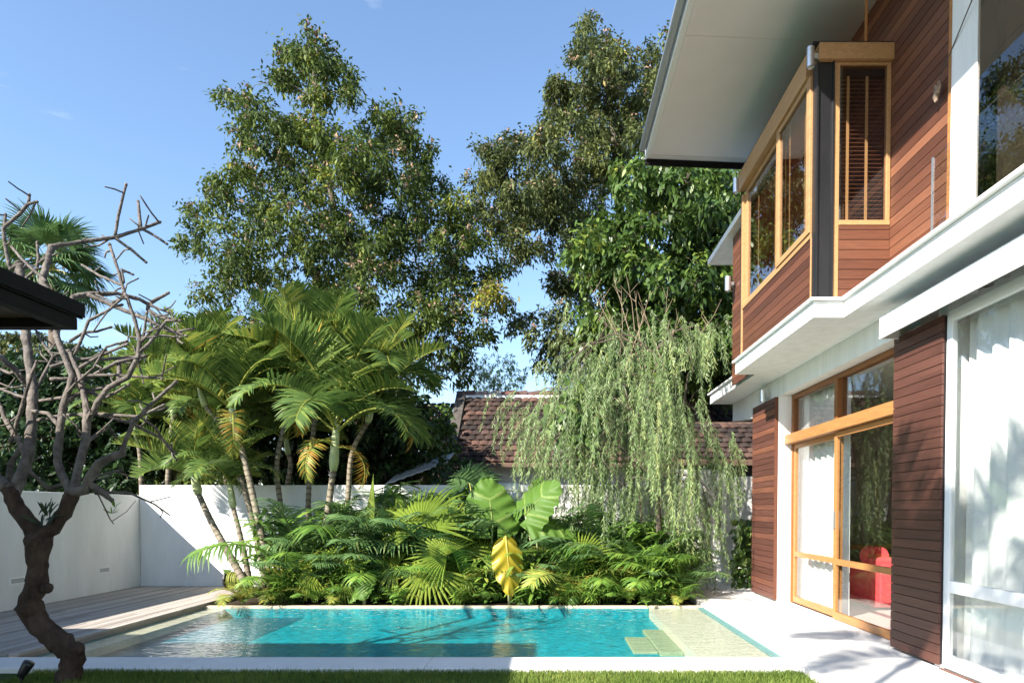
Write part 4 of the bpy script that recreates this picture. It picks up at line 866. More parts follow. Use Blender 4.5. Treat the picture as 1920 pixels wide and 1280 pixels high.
# fan palm at the far left beyond the wall
Yf = 19.5; cF = at(98, 505, Yf); o = empty('fan_palm', (cF.x, Yf, -.05), 'tall fan palm beyond the wall, its dark crown behind the bare branches at far left', 'palm')
b = MB(); b.tube([(cF.x+.1, Yf, -.05), (cF.x+.05, Yf, 4), cF+Vector((0, 0, -.2))], [.17, .14, .13], 10, wob=.08); b.build('trunk', M['bark'], o, smooth=True)
rr = random.Random(5)
for i in range(30):
    az = i*2.4; el = 1.15-1.9*(i/29); d = Vector((math.cos(az)*math.cos(el), math.sin(az)*math.cos(el), math.sin(el)))
    c = cF+d*rr.uniform(.7, 1.05); up = Vector((0, 0, 1)) if abs(d.z) < .9 else Vector((0, -1, 0))
    nrm = (up-d*up.dot(d)).normalized(); fan_leaf(o, cF, c, nrm, d, rr.uniform(.75, .95), FAND[i % 2], stalk='rachis' if i % 2 == 0 else None)

# ---- elephant ears
def taro_mesh(name, w, seed, m, wave=.03, curl=.25, lobe=True):
    rr = random.Random(seed); b = MB(); nu, nv = 84, 22; vs = []; T = []
    def half(t):
        if t < 0: return .62*math.sqrt(max(0, 1-((t+.02)/-.26)**2)) if t > -.26 else 0
        return .62*(1-t)**.62*(1+.5*t)
    if not lobe: half = lambda t: .62*max(0, math.sin(math.pi*min(1, (t+.02)*1.02)**.8))**.6*(1-.25*t)
    ts = [(-.24+1.24*i/(nu-1)) if lobe else i/(nu-1) for i in range(nu)]
    for i, t in enumerate(ts):
        for j in range(nv+1):
            s = -1+2*j/nv; h = half(t)*w*(1+.035*math.sin(t*31+(seed*2))); y = h*s
            if t < 0: y = (abs(s)*.93+.07)*h*(1 if s >= 0 else -1)  # sinus between the basal lobes
            z = -curl*(max(0, t)**2)*.5-.22*(abs(s)**2)*h+wave*math.sin(t*26-abs(s)*5)*abs(s)
            vs.append((t+.10*abs(s)*h, y, z))
    fs = []
    for i in range(nu-1):
        for j in range(nv):
            if ts[i] < -.03 and j in (nv//2-1, nv//2): continue
            fs.append((i*(nv+1)+j, i*(nv+1)+j+1, (i+1)*(nv+1)+j+1, (i+1)*(nv+1)+j))
            s = abs(-1+2*(j+.5)/nv); ph = (ts[i]*26-s*5)/(2*math.pi)
            t_ = .35+.12*rr.random()+(.34 if (ph % 2) < .22 else 0)+(.5 if j in (nv//2-1, nv//2) and False else 0)
            T.append(min(1, t_))
    b.add(vs, fs, T)
    b.tube([(-.02, 0, .004), (.3, 0, -.004), (.97, 0, -curl*.47)], [.016, .011, .003], 5, t=1)
    return b.mesh(name, M[m], smooth=True)
TM = [taro_mesh('leaf_blade', .82, 1, 'taro'), taro_mesh('leaf_blade', .75, 2, 'taro', curl=.4)]; TY = taro_mesh('leaf_blade', .46, 3, 'taroyellow', wave=.03, curl=.1, lobe=False)
def taro(name, base, leaves, label):
    o = empty(name, base, label, 'plant'); 
    for c, face, point, sc, me in leaves:
        z = Vector(face).normalized(); x = Vector(point); x = (x-z*x.dot(z)).normalized(); y = z.cross(x)
        q = bpy.data.objects.new('leaf_blade', me); COL.objects.link(q); q.parent = o
        q.matrix_basis = Matrix.Translation(Vector(c)-Vector(base)) @ Matrix((x, y, z)).transposed().to_4x4() @ Matrix.Scale(sc, 4)
        b = MB(); c = Vector(c); p0 = Vector(base); mid = p0.lerp(c, .6)+Vector((0, .1, .12)); b.tube([p0, p0.lerp(mid, .55)+Vector((0, 0, .05)), mid, c], [.028, .022, .017, .012], 7); b.build('stalk', M['shaft'], o, smooth=True)
    return o
B1 = at(915, 1100, 11.7); B1.z = -.05
taro('elephant_ear', B1, [(at(924, 985, 11.55), (.15, -.9, .42), (-.10, .2, 1), .98, TM[0]), (at(985, 945, 12.4), (-.75, -.55, .3), (.35, 0, 1), .6, TM[1]), (at(862, 1015, 11.9), (-.2, -.45, .85), (-.3, -.6, -.5), .55, TM[1]), (at(945, 1010, 11.8), (.2, -.4, .9), (.8, -.5, -.2), .5, TM[1])], 'giant elephant ear with one huge upright ribbed leaf against the white wall')
B2 = at(1010, 1100, 11.8); B2.z = -.05
taro('elephant_ear', B2, [(at(985, 965, 11.5), (-.55, -.75, .35), (.75, 0, .75), .8, TM[0]), (at(1005, 980, 11.45), (.1, -.6, .7), (.8, -.4, .4), .7, TM[1]), (at(1035, 985, 12.2), (.2, -.6, .8), (.5, -.5, -.3), .5, TM[1])], 'elephant ear with broad leaves turned edge on, left of the weeping tree')
B3 = at(955, 1115, 11.2); B3.z = -.05
taro('elephant_ear', B3, [(at(948, 1006, 10.98), (.35, -.9, .2), (.10, -.12, -1), 1.0, TY), (at(975, 1055, 11.5), (.3, -.6, .7), (.7, -.4, -.4), .4, TM[1])], 'elephant ear with a large yellowing leaf hanging down above the pool edge')
B4 = at(683, 1122, 11.15); B4.z = -.05
taro('elephant_ear', B4, [(at(684, 1085, 11.1), (-.1, -.85, .5), (0, -.1, -1), .36, TM[0]), (at(672, 1105, 11.1), (-.5, -.6, .6), (-.6, -.3, -.5), .26, TM[0])], 'small elephant ear with one pale ribbed leaf low at the pool edge')

# ---- understory palms and leafy plants
def ordn(i): return ('first', 'second', 'third', 'fourth', 'fifth', 'sixth', 'seventh', 'eighth', 'ninth', 'tenth', 'eleventh', 'twelfth', 'thirteenth', 'fourteenth', 'fifteenth', 'sixteenth', 'seventeenth', 'eighteenth', 'nineteenth', 'twentieth', 'twenty-first', 'twenty-second', 'twenty-third', 'twenty-fourth', 'twenty-fifth', 'twenty-sixth', 'twenty-seventh', 'twenty-eighth')[i]
FU = [frond_mesh('frond', 1.35, 34, .40, .0088, 11, m='under', tone=.62, vee=.35, hang=.6), frond_mesh('frond', 1.0, 34, .38, .0088, 12, m='under', tone=.48, vee=.45, hang=.55), frond_mesh('frond', 1.6, 34, .40, .0088, 13, m='under', tone=.36, vee=.3, hang=.7), frond_mesh('frond', 1.5, 34, .36, .0088, 14, m='areca', tone=.72, vee=.3)]
FUD = [frond_mesh('frond', 1.0, 34, .40, .0095, 15, m='fandark', tone=.42, vee=.5, hang=.5), frond_mesh('frond', 1.4, 34, .42, .0095, 16, m='fandark', tone=.5, vee=.4, hang=.6)]  # darker fronds, mainly back rows: shade between plants put into the leaf colour
def feather(px, Y, fl, nf, label, seed, group, mats=None, t0=.15, t1=.75):
    rr = random.Random(seed); base = at(px, 1100, Y); base.z = -.05
    o = empty('feather_palm', base, label, 'palm', group)
    for i in range(nf):
        put(rr.choice(mats or FU), 'frond', o, Vector((rr.uniform(-.04, .04), rr.uniform(-.04, .04), .05)), i*2.4+rr.uniform(-.4, .4), t0+t1*i/nf, fl*rr.uniform(.8, 1.15), rr.uniform(-.3, .3))
def whorl_mesh(name, seed, nst, tone):
    rr = np.random.default_rng(seed); b = MB(); P = []; D = []; T = []; b.lathe([(.13, 0), (.16, .02), (.02, .05)], (0, 0, 0), 10, .1)
    for s in range(nst):
        bx = rr.normal(0, .10, 2); h = rr.uniform(.35, 1.0); tp = np.array([bx[0]*1.8, bx[1]*1.8, h]); b.tube([(bx[0], bx[1], 0), tp], [.008, .006], 5, t=.3, cap=False)
        for q in range(3):
            c = np.array([bx[0], bx[1], 0])*(.0)+tp*np.array([1, 1, 1-.22*q]); k_ = 8
            a = rr.uniform(0, 6.28)+np.arange(k_)*6.283/k_; P.append(np.repeat(c[None], k_, 0)); D.append(np.stack([np.cos(a), np.sin(a), rr.uniform(-.1, .6, k_)], 1)); T.append(tone+rr.normal(0, .13, k_))
    P = np.concatenate(P); n = len(P); b.np(*strips(P, np.concatenate(D), np.tile([0, 0, 1.], (n, 1)), rr.uniform(.22, .36, n), rr.uniform(.018, .028, n), PROF4, droop=rr.uniform(.2, .7, n), tint=np.concatenate(T), fold=.4))
    return b.mesh(name, M['under'])
WH = [whorl_mesh('leafy_plant', 1, 10, .66), whorl_mesh('leafy_plant', 2, 12, .55), whorl_mesh('leafy_plant', 3, 11, .72)]
def leafy_mesh(seed, tone, w):
    rr = np.random.default_rng(seed); n = 110; P = rr.normal(0, 1, (n, 3))*np.array([.20, .20, .0]); P[:, 2] = rr.uniform(.05, .75, n); D = rr.normal(0, 1, (n, 3)); D[:, 2] = np.abs(D[:, 2])*.5+.1
    b = MB(); b.np(*strips(P, D, np.tile([0, -.3, 1.], (n, 1)), rr.uniform(.14, .24, n), rr.uniform(w*.8, w*1.2, n), PROF4, droop=rr.uniform(.2, .8, n), tint=tone+rr.normal(0, .14, n), fold=.3))
    b.lathe([(.13, 0), (.16, .02), (.02, .05)], (0, 0, 0), 10, .1)
    for i in range(n): b.tube([(P[i, 0]*.3, P[i, 1]*.3, 0), tuple(P[i])], [.004, .002], 3, t=.2, cap=False)
    return b.mesh('leafy_plant', M['under'])
WH += [leafy_mesh(7, .6, .045), leafy_mesh(8, .45, .05)]
mid = [(535, 1.0), (560, 1.0), (605, 1.15), (650, 1.0), (712, 1.05), (745, 1.1), (870, .9), (985, 1.0), (1030, .95), (1075, 1.0), (1120, 1.05), (1165, .95), (1205, 1.0), (1240, .85), (1285, .8)]
front = [(455, .7), (495, .45), (545, .75), (590, .6), (640, .62), (722, .5), (765, .45), (905, .45), (1010, .55), (1055, .48), (1095, .62), (1140, .6), (1180, .55), (1215, .55), (1245, .62), (1275, .5)]
for i, (px, fl) in enumerate(sorted(mid[3::4]+[(815, 1.0), (905, .8), (1060, 1.0), (1225, .9)])):
    base = at(px, 1100, 11.4+.2*(i % 3)); base.z = -.05
    o = bpy.data.objects.new('lady_palm', WH[i % 3]); COL.objects.link(o); o.location = base; o.rotation_euler = (0, 0, i*1.7); o.scale = (1.0+.12*(i % 4), 1.0+.12*(i % 4), (.95+.15*(i % 3))*fl)
    tag(o, f'lady palm clump with fingered leaves amid the planting, {ordn(i)} from the deck', 'palm', 'lady palms in the middle of the planting')
for i, (px, fl) in enumerate(front):
    feather(px, 11.15+.18*(i % 3), fl, 8, f'low feathery palm along the pool edge, {ordn(i)} counting from the deck', 100+i, 'low feathery palms along the pool edge', [FU[3]] if i == 0 else None)
for i, (px, fl) in enumerate(mid[::2]+[mid[-2], mid[-6], mid[4]]):
    feather(px, 11.45+.16*(i % 3), fl*1.3, 8, f'arching feathery palm in the middle of the planting, {ordn(i)} counting from the deck', 300+i, 'feathery palms in the middle of the planting', ([FUD[0], FUD[1]] if i % 3 == 1 else [FU[0], FU[1], FU[3] if i % 3 == 0 else FU[0]]), .08, .6)
back = [(575, 1.7), (625, 1.6), (660, 1.8), (700, 1.75), (745, 1.85), (790, 1.7), (840, 1.8), (880, 1.6), (960, 1.5), (1030, 1.5), (1080, 1.5), (1130, 1.4), (1180, 1.3), (1240, 1.1)]
for i, (px, fl) in enumerate(back):
    feather(px, 12.0+.3*(i % 3), fl*1.22, 9, f'feathery palm in the deep of the planting, {ordn(i)} counting from the deck', 200+i, 'feathery palms in the deep of the planting', [FUD[0], FUD[0], FUD[1], FU[2]], .05, .5)
plants = []
rr = random.Random(77)
for i in range(26): plants.append((515+i*29.6+rr.uniform(-8, 8), 11.05+.30*(i % 4)+rr.uniform(-.05, .05), .46+.15*(i % 4)+rr.uniform(-.08, .12)))
for i, (px, Y, sc) in enumerate(plants):
    base = at(px, 1100, Y); base.z = -.05
    o = bpy.data.objects.new('leafy_plant', WH[i % 5]); COL.objects.link(o); o.location = base; o.rotation_euler = (0, 0, rr.uniform(0, 6)); o.scale = (sc*1.05, sc*1.05, sc)
    tag(o, f'leafy understory plant among the low palms, {ordn(i)} counting from the deck', 'plant', 'leafy plants in the pool bed')
for i in range(27):
    px = 545+i*27.5+rr.uniform(-8, 8); Y = 12.5+.22*(i % 3); base = at(px, 1100, Y); base.z = -.05; sc = rr.uniform(1.4, 2.1)
    o = bpy.data.objects.new('leafy_shrub', WH[4 if i % 2 else 1]); COL.objects.link(o); o.location = base; o.rotation_euler = (0, 0, rr.uniform(0, 6)); o.scale = (sc, sc, sc)
    tag(o, f'dark leafy shrub against the back wall behind the palms, {ordn(i)} counting from the deck', 'shrub', 'leafy shrubs against the back wall')
# upright spear leaf
o = empty('spear_leaf_plant', at(680, 1100, 11.8)*1, 'single upright pointed young palm leaf standing left of the fan palm', 'plant'); o.location.z = -.05
p0 = at(690, 1030, 11.8); p1 = at(700, 905, 11.75); b = MB()
b.np(*strips([p0+Vector((.012*i-.03, 0, .03*i)) for i in range(5)], [(p1-p0)+Vector((.012*(i-2), 0, 0)) for i in range(5)], np.tile([0.35, -1., .1], (5, 1)), (p1-p0).length*np.array([.82, .96, 1.08, .92, .78]), .045, PROF4, tint=[.55, .75, .6, .8, .55], fold=.7)); b.build('leaf_blade', M['fan'], o)
b = MB(); b.tube([o.location, p0.lerp(Vector(o.location), .4)+Vector((.05, 0, 0)), p0+Vector((0, 0, .05))], [.014, .012, .009], 6); b.build('stalk', M['shaft'], o)

# ---- climbing plant beside the far shutter
o = empty('climbing_plant', (3.66, 13.55, -.02), 'dark green heart leaved climbing plant between the garden wall and the far shutter', 'plant')
rng = np.random.default_rng(5); n = 260; px = rng.uniform(1378, 1422, n); py = 1100-rng.random(n)**.9*128
P = np.array([at(a, c, 13.3+rng.uniform(-.25, .1)) for a, c in zip(px, py)]); b = MB()
b.np(*strips(P, rng.normal(0, .6, (n, 3))+np.array([-.3, -.5, -.5]), np.tile([-.3, -.8, .5], (n, 1))+rng.normal(0, .3, (n, 3)), rng.uniform(.11, .18, n), rng.uniform(.045, .065, n), PROF4, droop=.2, tint=rng.beta(2, 2, n))); b.build('leaves', M['leafC'], o)
b = MB()
for i in range(6): a_ = at(1390+i*5, 1098, 13.45); c_ = at(1388+i*5+3, 985+i*6, 13.45); b.tube([a_, a_.lerp(c_, .5)+Vector((.06*(-1)**i, 0, 0)), c_], .008, 5)
b.build('stem', M['twig'], o)

# ---- weeping tree
def weeping():
    global rng; rng = np.random.default_rng(41); rr = random.Random(41)
    Yw = 12.35; base = at(1232, 1090, Yw); base.z = -.05
    o = empty('weeping_tree', base, 'weeping tree with thin pale green hanging strands before the sunny white wall', 'tree')
    wd = MB(); TR = [at(1232, 1085, Yw), at(1236, 1000, Yw), at(1230, 900, Yw+.05), at(1238, 810, Yw), at(1240, 720, Yw+.05), at(1225, 660, Yw)]; TR[0].z = -.05
    wd.tube(TR, [.055, .05, .045, .038, .03, .02], 8, wob=.12)
    for st in ([(1222, 1085), (1205, 980), (1195, 880), (1190, 800), (1170, 720)], [(1240, 1085), (1252, 1000), (1262, 900), (1280, 780), (1290, 700)]):
        q = [at(x, y, Yw+.15) for x, y in st]; q[0].z = -.05; wd.tube(q, [.03, .027, .024, .02, .012], 7, wob=.12)
    # regions where strands begin: (x, y, sx, sy, count, length px mean, depth spread)
    reg = [(968, 762, 26, 8, 9, 75, .25), (1050, 765, 30, 22, 32, 100, .35), (1120, 740, 55, 30, 74, 130, .5), (1200, 730, 50, 35, 74, 150, .5), (1290, 760, 50, 45, 64, 150, .5), (1345, 830, 25, 40, 40, 130, .4),
           (1090, 830, 45, 35, 44, 130, .5), (1170, 860, 50, 35, 52, 140, .4), (1260, 870, 50, 40, 34, 140, .4), (1330, 920, 30, 45, 24, 120, .35), (1130, 945, 50, 30, 26, 100, .4), (1020, 830, 18, 30, 12, 80, .3),
           (1320, 620, 30, 22, 30, 80, .3), (1270, 650, 45, 32, 44, 80, .3), (1120, 640, 45, 30, 40, 70, .3), (1190, 670, 45, 28, 40, 65, .3), (1352, 985, 16, 40, 9, 85, .2), (1235, 1000, 50, 20, 14, 60, .3), (1065, 680, 20, 25, 10, 70, .2)]
    P, D, T = [], [], []
    for x, y, sx, sy, cnt, ln, ds in reg:
        hub = at(x, y, Yw+rr.uniform(-.2, .2)); par = min(TR[2:], key=lambda t: (t-hub).length+.4*max(0, t.z-hub.z))
        dd = (hub-par).length; wd.tube([par, par.lerp(hub, .4)+Vector((0, 0, .22*dd)), par.lerp(hub, .8)+Vector((0, 0, .16*dd)), hub], [.022, .016, .011, .007], 5, cap=False)
        for q_ in range(int(cnt*1.4)):
            if q_ % 4 == 0: tx, ty, tY, tl = rr.gauss(x, sx), rr.gauss(y, sy), Yw+rr.gauss(0, ds), rr.uniform(.55, 1.3)
            ax = tx+rr.gauss(0, 13); ay = ty+rr.gauss(0, 10); Y = tY+rr.gauss(0, .12)
            if ax > 1385 or Y > 13.2 or (ax > 1318 and 640 < ay < 800): continue
            s0 = at(ax, ay, Y); L_ = tl*rr.uniform(.55, 1.25)*ln*Y/F
            dirx = (ax-1225)/200+rr.gauss(0, .25); out = Vector((dirx*.16, rr.gauss(0, .12), 0)); m_ = 16; pts = []
            for i in range(m_):
                f = i/(m_-1); pts.append(s0+out*(1-(1-f)**2)*1.2+Vector((.03*math.sin(f*5+ax), 0, .10*math.sin(min(1, f*3)*1.57)*.5-L_*f**1.25)))
            tone = rr.gauss(.5, .22)
            wd.tube([pts[0], pts[5], pts[10], pts[15]], [.004, .003, .002, .001], 3, cap=False)
            k_ = int(L_/.0145)
            f = np.linspace(0.02, 1, k_)*(m_-1); A = np.array([list(p) for p in pts]); pos = np.stack([np.interp(f, np.arange(m_), A[:, j]) for j in range(3)], 1)
            dv = rng.normal(0, .62, (k_, 3)); dv[:, 2] = -.95+rng.normal(0, .35, k_); P.append(pos); D.append(dv); T.append(tone+rng.normal(0, .13, k_)+.15*(f/(m_-1)))
            if rr.random() < .12: wd.tube([hub, hub.lerp(s0, .5)+Vector((0, 0, .08)), s0], [.006, .005, .003], 4, cap=False)
    P = np.concatenate(P); n = len(P); lv = MB()
    lv.np(*strips(P, np.concatenate(D), unit(n)*.5+np.array([-.3, -.7, .3]), rng.uniform(.055, .10, n), rng.uniform(.0045, .0070, n), PROF3, droop=.15, tint=np.concatenate(T)))
    lv.build('foliage', M['willow'], o)
    # bare tan shoots above the crown
    tw = MB()
    for x0, y0, x1, y1 in ((1200, 730, 1105, 535), (1205, 700, 1150, 520), (1190, 690, 1130, 560), (1215, 720, 1190, 545), (1240, 720, 1255, 600), (1240, 760, 1250, 560), (1160, 690, 1165, 540), (1170, 700, 1220, 545), (1225, 700, 1280, 590), (1270, 690, 1340, 590), (1180, 640, 1120, 600), (1190, 620, 1175, 520), (1250, 700, 1200, 560), (1300, 700, 1295, 610)):
        a_ = at(x0, y0, Yw); c_ = at(x1, y1, Yw+rr.uniform(-.4, .4)); mid = a_.lerp(c_, .5)+Vector((rr.uniform(-.05, .05), 0, .02)); tw.tube([a_, mid, c_], [.010, .007, .002], 5)
        for q in range(4):
            s_ = mid.lerp(c_, rr.random()); tw.tube([s_, s_+Vector((rr.uniform(-.18, .18), rr.uniform(-.1, .1), rr.uniform(.08, .28)))], [.005, .002], 4, cap=False)
    tw.build('bare_shoots', M['twig'], o); wd.build('trunk', M['bark'], o, smooth=True)
weeping()
# broad leaved climber clump inside the weeping tree
o = empty('climber', at(1082, 1090, 12.75)*1, 'clump of broad green climber leaves caught in the left side of the weeping tree', 'plant'); o.location.z = -.05
rng = np.random.default_rng(6); n = 130; a = rng.normal(1080, 22, n); c = rng.normal(775, 30, n); P = np.array([at(x, y, 12.1+rng.uniform(-.1, .3)) for x, y in zip(a, c)])
b = MB(); b.np(*strips(P, rng.normal(0, .5, (n, 3))+np.array([0, -.3, -.9]), np.tile([-.3, -.8, .4], (n, 1))+rng.normal(0, .3, (n, 3)), rng.uniform(.14, .24, n), rng.uniform(.04, .06, n), PROF4, droop=.2, tint=rng.beta(2, 2, n))); b.build('leaves', M['leafC'], o)
b = MB(); b.tube([o.location, at(1085, 950, 12.6), at(1080, 780, 12.3)], .015, 6); b.build('stem', M['bark'], o)

# ================================================================== FRANGIPANI (bare, explicit branches)
def frangipani():
    rr = random.Random(12); Yt = 6.15
    TRK = [((122, 1300), 27), ((124, 1280), 24), ((134, 1245), 22), ((137, 1226), 25), ((118, 1205), 24), ((94, 1188), 23), ((70, 1163), 23), ((55, 1142), 25), ((58, 1120), 20), ((68, 1095), 20), ((71, 1060), 20), ((70, 1030), 21), ((72, 1008), 26)]
    BR = [
     [((72, 1008), 20), ((45, 970), 19), ((24, 935), 18), ((14, 915), 16)], [((24, 935), 15), ((38, 895), 14), ((52, 860), 13), ((60, 800), 12), ((61, 727), 11), ((50, 640), 10), ((42, 560), 10), ((37, 495), 9)],
     [((14, 915), 13), ((-10, 890), 12), ((-30, 850), 10)], [((52, 860), 9), ((30, 815), 7), ((12, 790), 6), ((0, 760), 5)],
     [((72, 1008), 20), ((98, 990), 18), ((120, 962), 17), ((136, 924), 16)],
     [((136, 924), 10), ((120, 900), 9), ((107, 865), 9), ((112, 810), 9), ((118, 760), 8), ((137, 707), 8), ((119, 664), 7), ((106, 629), 7), ((100, 560), 7)],
     [((136, 924), 11), ((146, 880), 10), ((160, 830), 10), ((163, 790), 9), ((162, 760), 8), ((150, 704), 6), ((130, 660), 5)],
     [((136, 924), 13), ((160, 918), 12), ((172, 890), 11), ((185, 870), 11), ((205, 858), 10), ((230, 848), 9), ((234, 830), 5), ((248, 797), 5), ((281, 760), 4.5), ((328, 717), 4)],
     [((165, 905), 10), ((178, 914), 9), ((195, 925), 8), ((208, 936), 5)],
     [((163, 790), 8), ((185, 750), 7), ((205, 725), 6.5), ((240, 707), 6), ((259, 670), 6), ((262, 636), 5.5), ((253, 601), 4.5), ((239, 560), 4), ((233, 548), 4)],
     [((118, 760), 7), ((140, 741), 6), ((180, 730), 5), ((223, 720), 5), ((223, 682), 5)],
     [((100, 560), 7), ((78, 529), 8), ((88, 495), 7.5), ((97, 464), 8), ((110, 460), 5), ((156, 453), 5), ((216, 445), 4.5), ((266, 429), 4), ((298, 417), 3.5)],
     [((216, 443), 4), ((222, 404), 3.6), ((236, 348), 3.2)], [((264, 428), 4), ((261, 400), 3.6), ((259, 379), 3.2)], [((266, 429), 3.6), ((290, 442), 3.2), ((311, 456), 2.8)], [((216, 446), 3.6), ((245, 467), 3.6), ((272, 490), 3)],
     [((37, 495), 6), ((19, 504), 5), ((10, 460), 4.5), ((6, 428), 4.5), ((34, 404), 4.2), ((53, 382), 4), ((67, 379), 3.4)], [((53, 382), 3.6), ((55, 367), 3)], [((8, 430), 3.6), ((10, 404), 3)],
     [((88, 529), 4.5), ((73, 515), 4), ((41, 486), 3.6), ((23, 464), 3.2)], [((50, 540), 4), ((50, 520), 4), ((69, 504), 4), ((72, 486), 3.6), ((70, 457), 3.2)],
     [((106, 620), 7), ((125, 585), 7), ((137, 557), 7), ((169, 551), 6.5), ((219, 550), 5), ((262, 561), 5), ((278, 570), 5), ((314, 550), 3.4)], [((278, 570), 4.5), ((277, 580), 4.5), ((300, 595), 4), ((316, 598), 3.2)], [((278, 571), 3.6), ((296, 578), 3.2), ((314, 585), 2.8)],
     [((165, 553), 6), ((219, 576), 5), ((281, 601), 4.5), ((331, 623), 4), ((347, 629), 3)], [((331, 622), 3), ((345, 619), 2.6), ((362, 616), 2.4)],
     [((233, 548), 4), ((222, 507), 3.8), ((212, 478), 3.6), ((206, 460), 3.6)], [((230, 535), 3.4), ((187, 517), 3.2), ((156, 498), 2.8)], [((232, 530), 3.4), ((228, 505), 3), ((246, 513), 2.6)],
     [((266, 640), 4), ((278, 626), 3.6), ((291, 614), 3)], [((266, 634), 4), ((300, 629), 3.4), ((337, 632), 3)], [((268, 634), 3.4), ((272, 612), 3), ((275, 589), 2.8)], [((262, 660), 4.4), ((280, 642), 4), ((294, 626), 4), ((312, 601), 3.6), ((336, 601), 3)],
     [((150, 689), 4.4), ((187, 667), 4), ((237, 646), 3.2)], [((94, 689), 4.4), ((141, 673), 4.2), ((200, 673), 4), ((272, 668), 3.2)], [((94, 711), 4.8), ((169, 707), 4.6), ((219, 679), 4.4), ((270, 668), 3.6)], [((150, 704), 4), ((219, 703), 3.8), ((303, 709), 3)],
     [((130, 640), 4), ((156, 623), 3.4), ((181, 621), 3), ((205, 614), 2.8)], [((140, 665), 4), ((153, 636), 4), ((166, 601), 3.8), ((203, 582), 3.6), ((231, 557), 3.2)], [((231, 557), 3), ((212, 566), 3), ((213, 575), 3), ((226, 572), 3)],
     [((-5, 664), 7), ((31, 695), 7), ((52, 725), 8)], [((31, 695), 4), ((20, 700), 4), ((-5, 690), 4)], [((60, 745), 4), ((78, 710), 4), ((100, 668), 3.6), ((78, 640), 3), ((70, 625), 3)],
     [((118, 745), 4), ((70, 752), 4), ((30, 740), 3.6), ((-5, 727), 3.4)], [((60, 790), 5), ((120, 778), 4.6), ((187, 776), 4.4), ((262, 781), 4), ((305, 760), 3)], [((187, 778), 4), ((244, 792), 4), ((300, 820), 3.6), ((328, 849), 2.8)], [((262, 781), 3.4), ((290, 800), 3.2), ((330, 860), 2.4)],
     [((52, 880), 5), ((90, 915), 5), ((127, 905), 4.4), ((180, 893), 3.6), ((225, 881), 3)], [((160, 916), 3.2), ((200, 922), 3), ((244, 924), 2.6), ((290, 945), 2.2), ((319, 966), 1.6)], [((183, 925), 2), ((198, 955), 1.8), ((206, 972), 1.4), ((213, 982), 1.2)],
     [((112, 800), 5), ((90, 775), 5), ((60, 770), 4)], [((160, 830), 5), ((180, 815), 4.6), ((205, 800), 4), ((216, 818), 3)], [((137, 707), 4), ((165, 735), 4.4), ((200, 745), 4), ((240, 722), 3)], [((118, 745), 3), ((140, 720), 3), ((175, 690), 3), ((200, 650), 3), ((235, 640), 2.6)],
     [((45, 830), 6), ((20, 870), 7), ((14, 915), 9)], [((20, 830), 5), ((60, 700), 4), ((68, 680), 3)],
    ]
    base = at(122, 1300, Yt); o = empty('frangipani_tree', (base.x, base.y, -.05), 'bare frangipani tree with a crooked dark trunk on the lawn in front of the deck', 'tree')
    def rough(pts, seed):
        # subdivide and wobble
        q = random.Random(seed); out = []
        for i in range(len(pts)-1):
            (p, r), (p2, r2) = pts[i], pts[i+1]; k_ = max(2, int((p2-p).length/.045))
            for j in range(k_):
                f = j/k_; f2 = f*f*(3-2*f)*.4+f*.6; out.append((p.lerp(p2, f2)+Vector((q.gauss(0, 1), q.gauss(0, 1), q.gauss(0, 1)))*(r+r2)*.035, (r+(r2-r)*f)*q.uniform(.93, 1.1)))
        out.append(pts[-1]); return out
    tk = MB(); tp = rough([(at(x, y, Yt), r*.86*Yt/F) for (x, y), r in TRK], 1); tk.tube([p for p, r in tp], [r for p, r in tp], 14, wob=.12, seed=2)
    for x, y, r in ((57, 1140, 27), (88, 1102, 14), (144, 1216, 18), (66, 1012, 25), (100, 1190, 20)):
        c = at(x, y, Yt-.02); rad = r*.9*Yt/F; tk.tube([c+Vector((0, 0, -rad*.8)), c+Vector((0, 0, -rad*.5)), c, c+Vector((0, 0, rad*.5)), c+Vector((0, 0, rad*.85))], [rad*.25, rad*.75, rad*.9, rad*.7, rad*.2], 9, wob=.22, seed=r)
    tk.build('trunk', M['frangtrunk'], o, smooth=True)
    known = [(72, 1008, Yt)]; lim = MB(); low = MB()
    for bi, br in enumerate(BR):
        x0, y0 = br[0][0]
        kx, ky, kY = min(known, key=lambda q: math.hypot(q[0]-x0, q[1]-y0))
        Yc = kY if math.hypot(kx-x0, ky-y0) < 45 else Yt+.5
        dr = rr.uniform(-.15, .75)*(0 if bi in (0, 4) else 1); tot = 0; pts = []
        Ltot = sum(math.hypot(br[i+1][0][0]-br[i][0][0], br[i+1][0][1]-br[i][0][1]) for i in range(len(br)-1)); px_, py_ = x0, y0
        for (x, y), r in br:
            tot += math.hypot(x-px_, y-py_); px_, py_ = x, y
            Y = min(8.0, max(5.75, Yc+dr*tot/max(Ltot, 150)*(Ltot/260+.35)));
            pts.append((at(x, y, Y), r*.74*Y/F)); known.append((x, y, Y))
        for i in range(len(br)-1):
            for f in (.25, .5, .75):
                a_, b_ = pts[i], pts[i+1]; known.append((br[i][0][0]*(1-f)+br[i+1][0][0]*f, br[i][0][1]*(1-f)+br[i+1][0][1]*f, a_[0].y*(1-f)+b_[0].y*f))
        pts = rough(pts, 100+bi); (low if bi in (0, 4) else lim).tube([p for p, r in pts], [r for p, r in pts], 8, wob=.07, seed=bi)
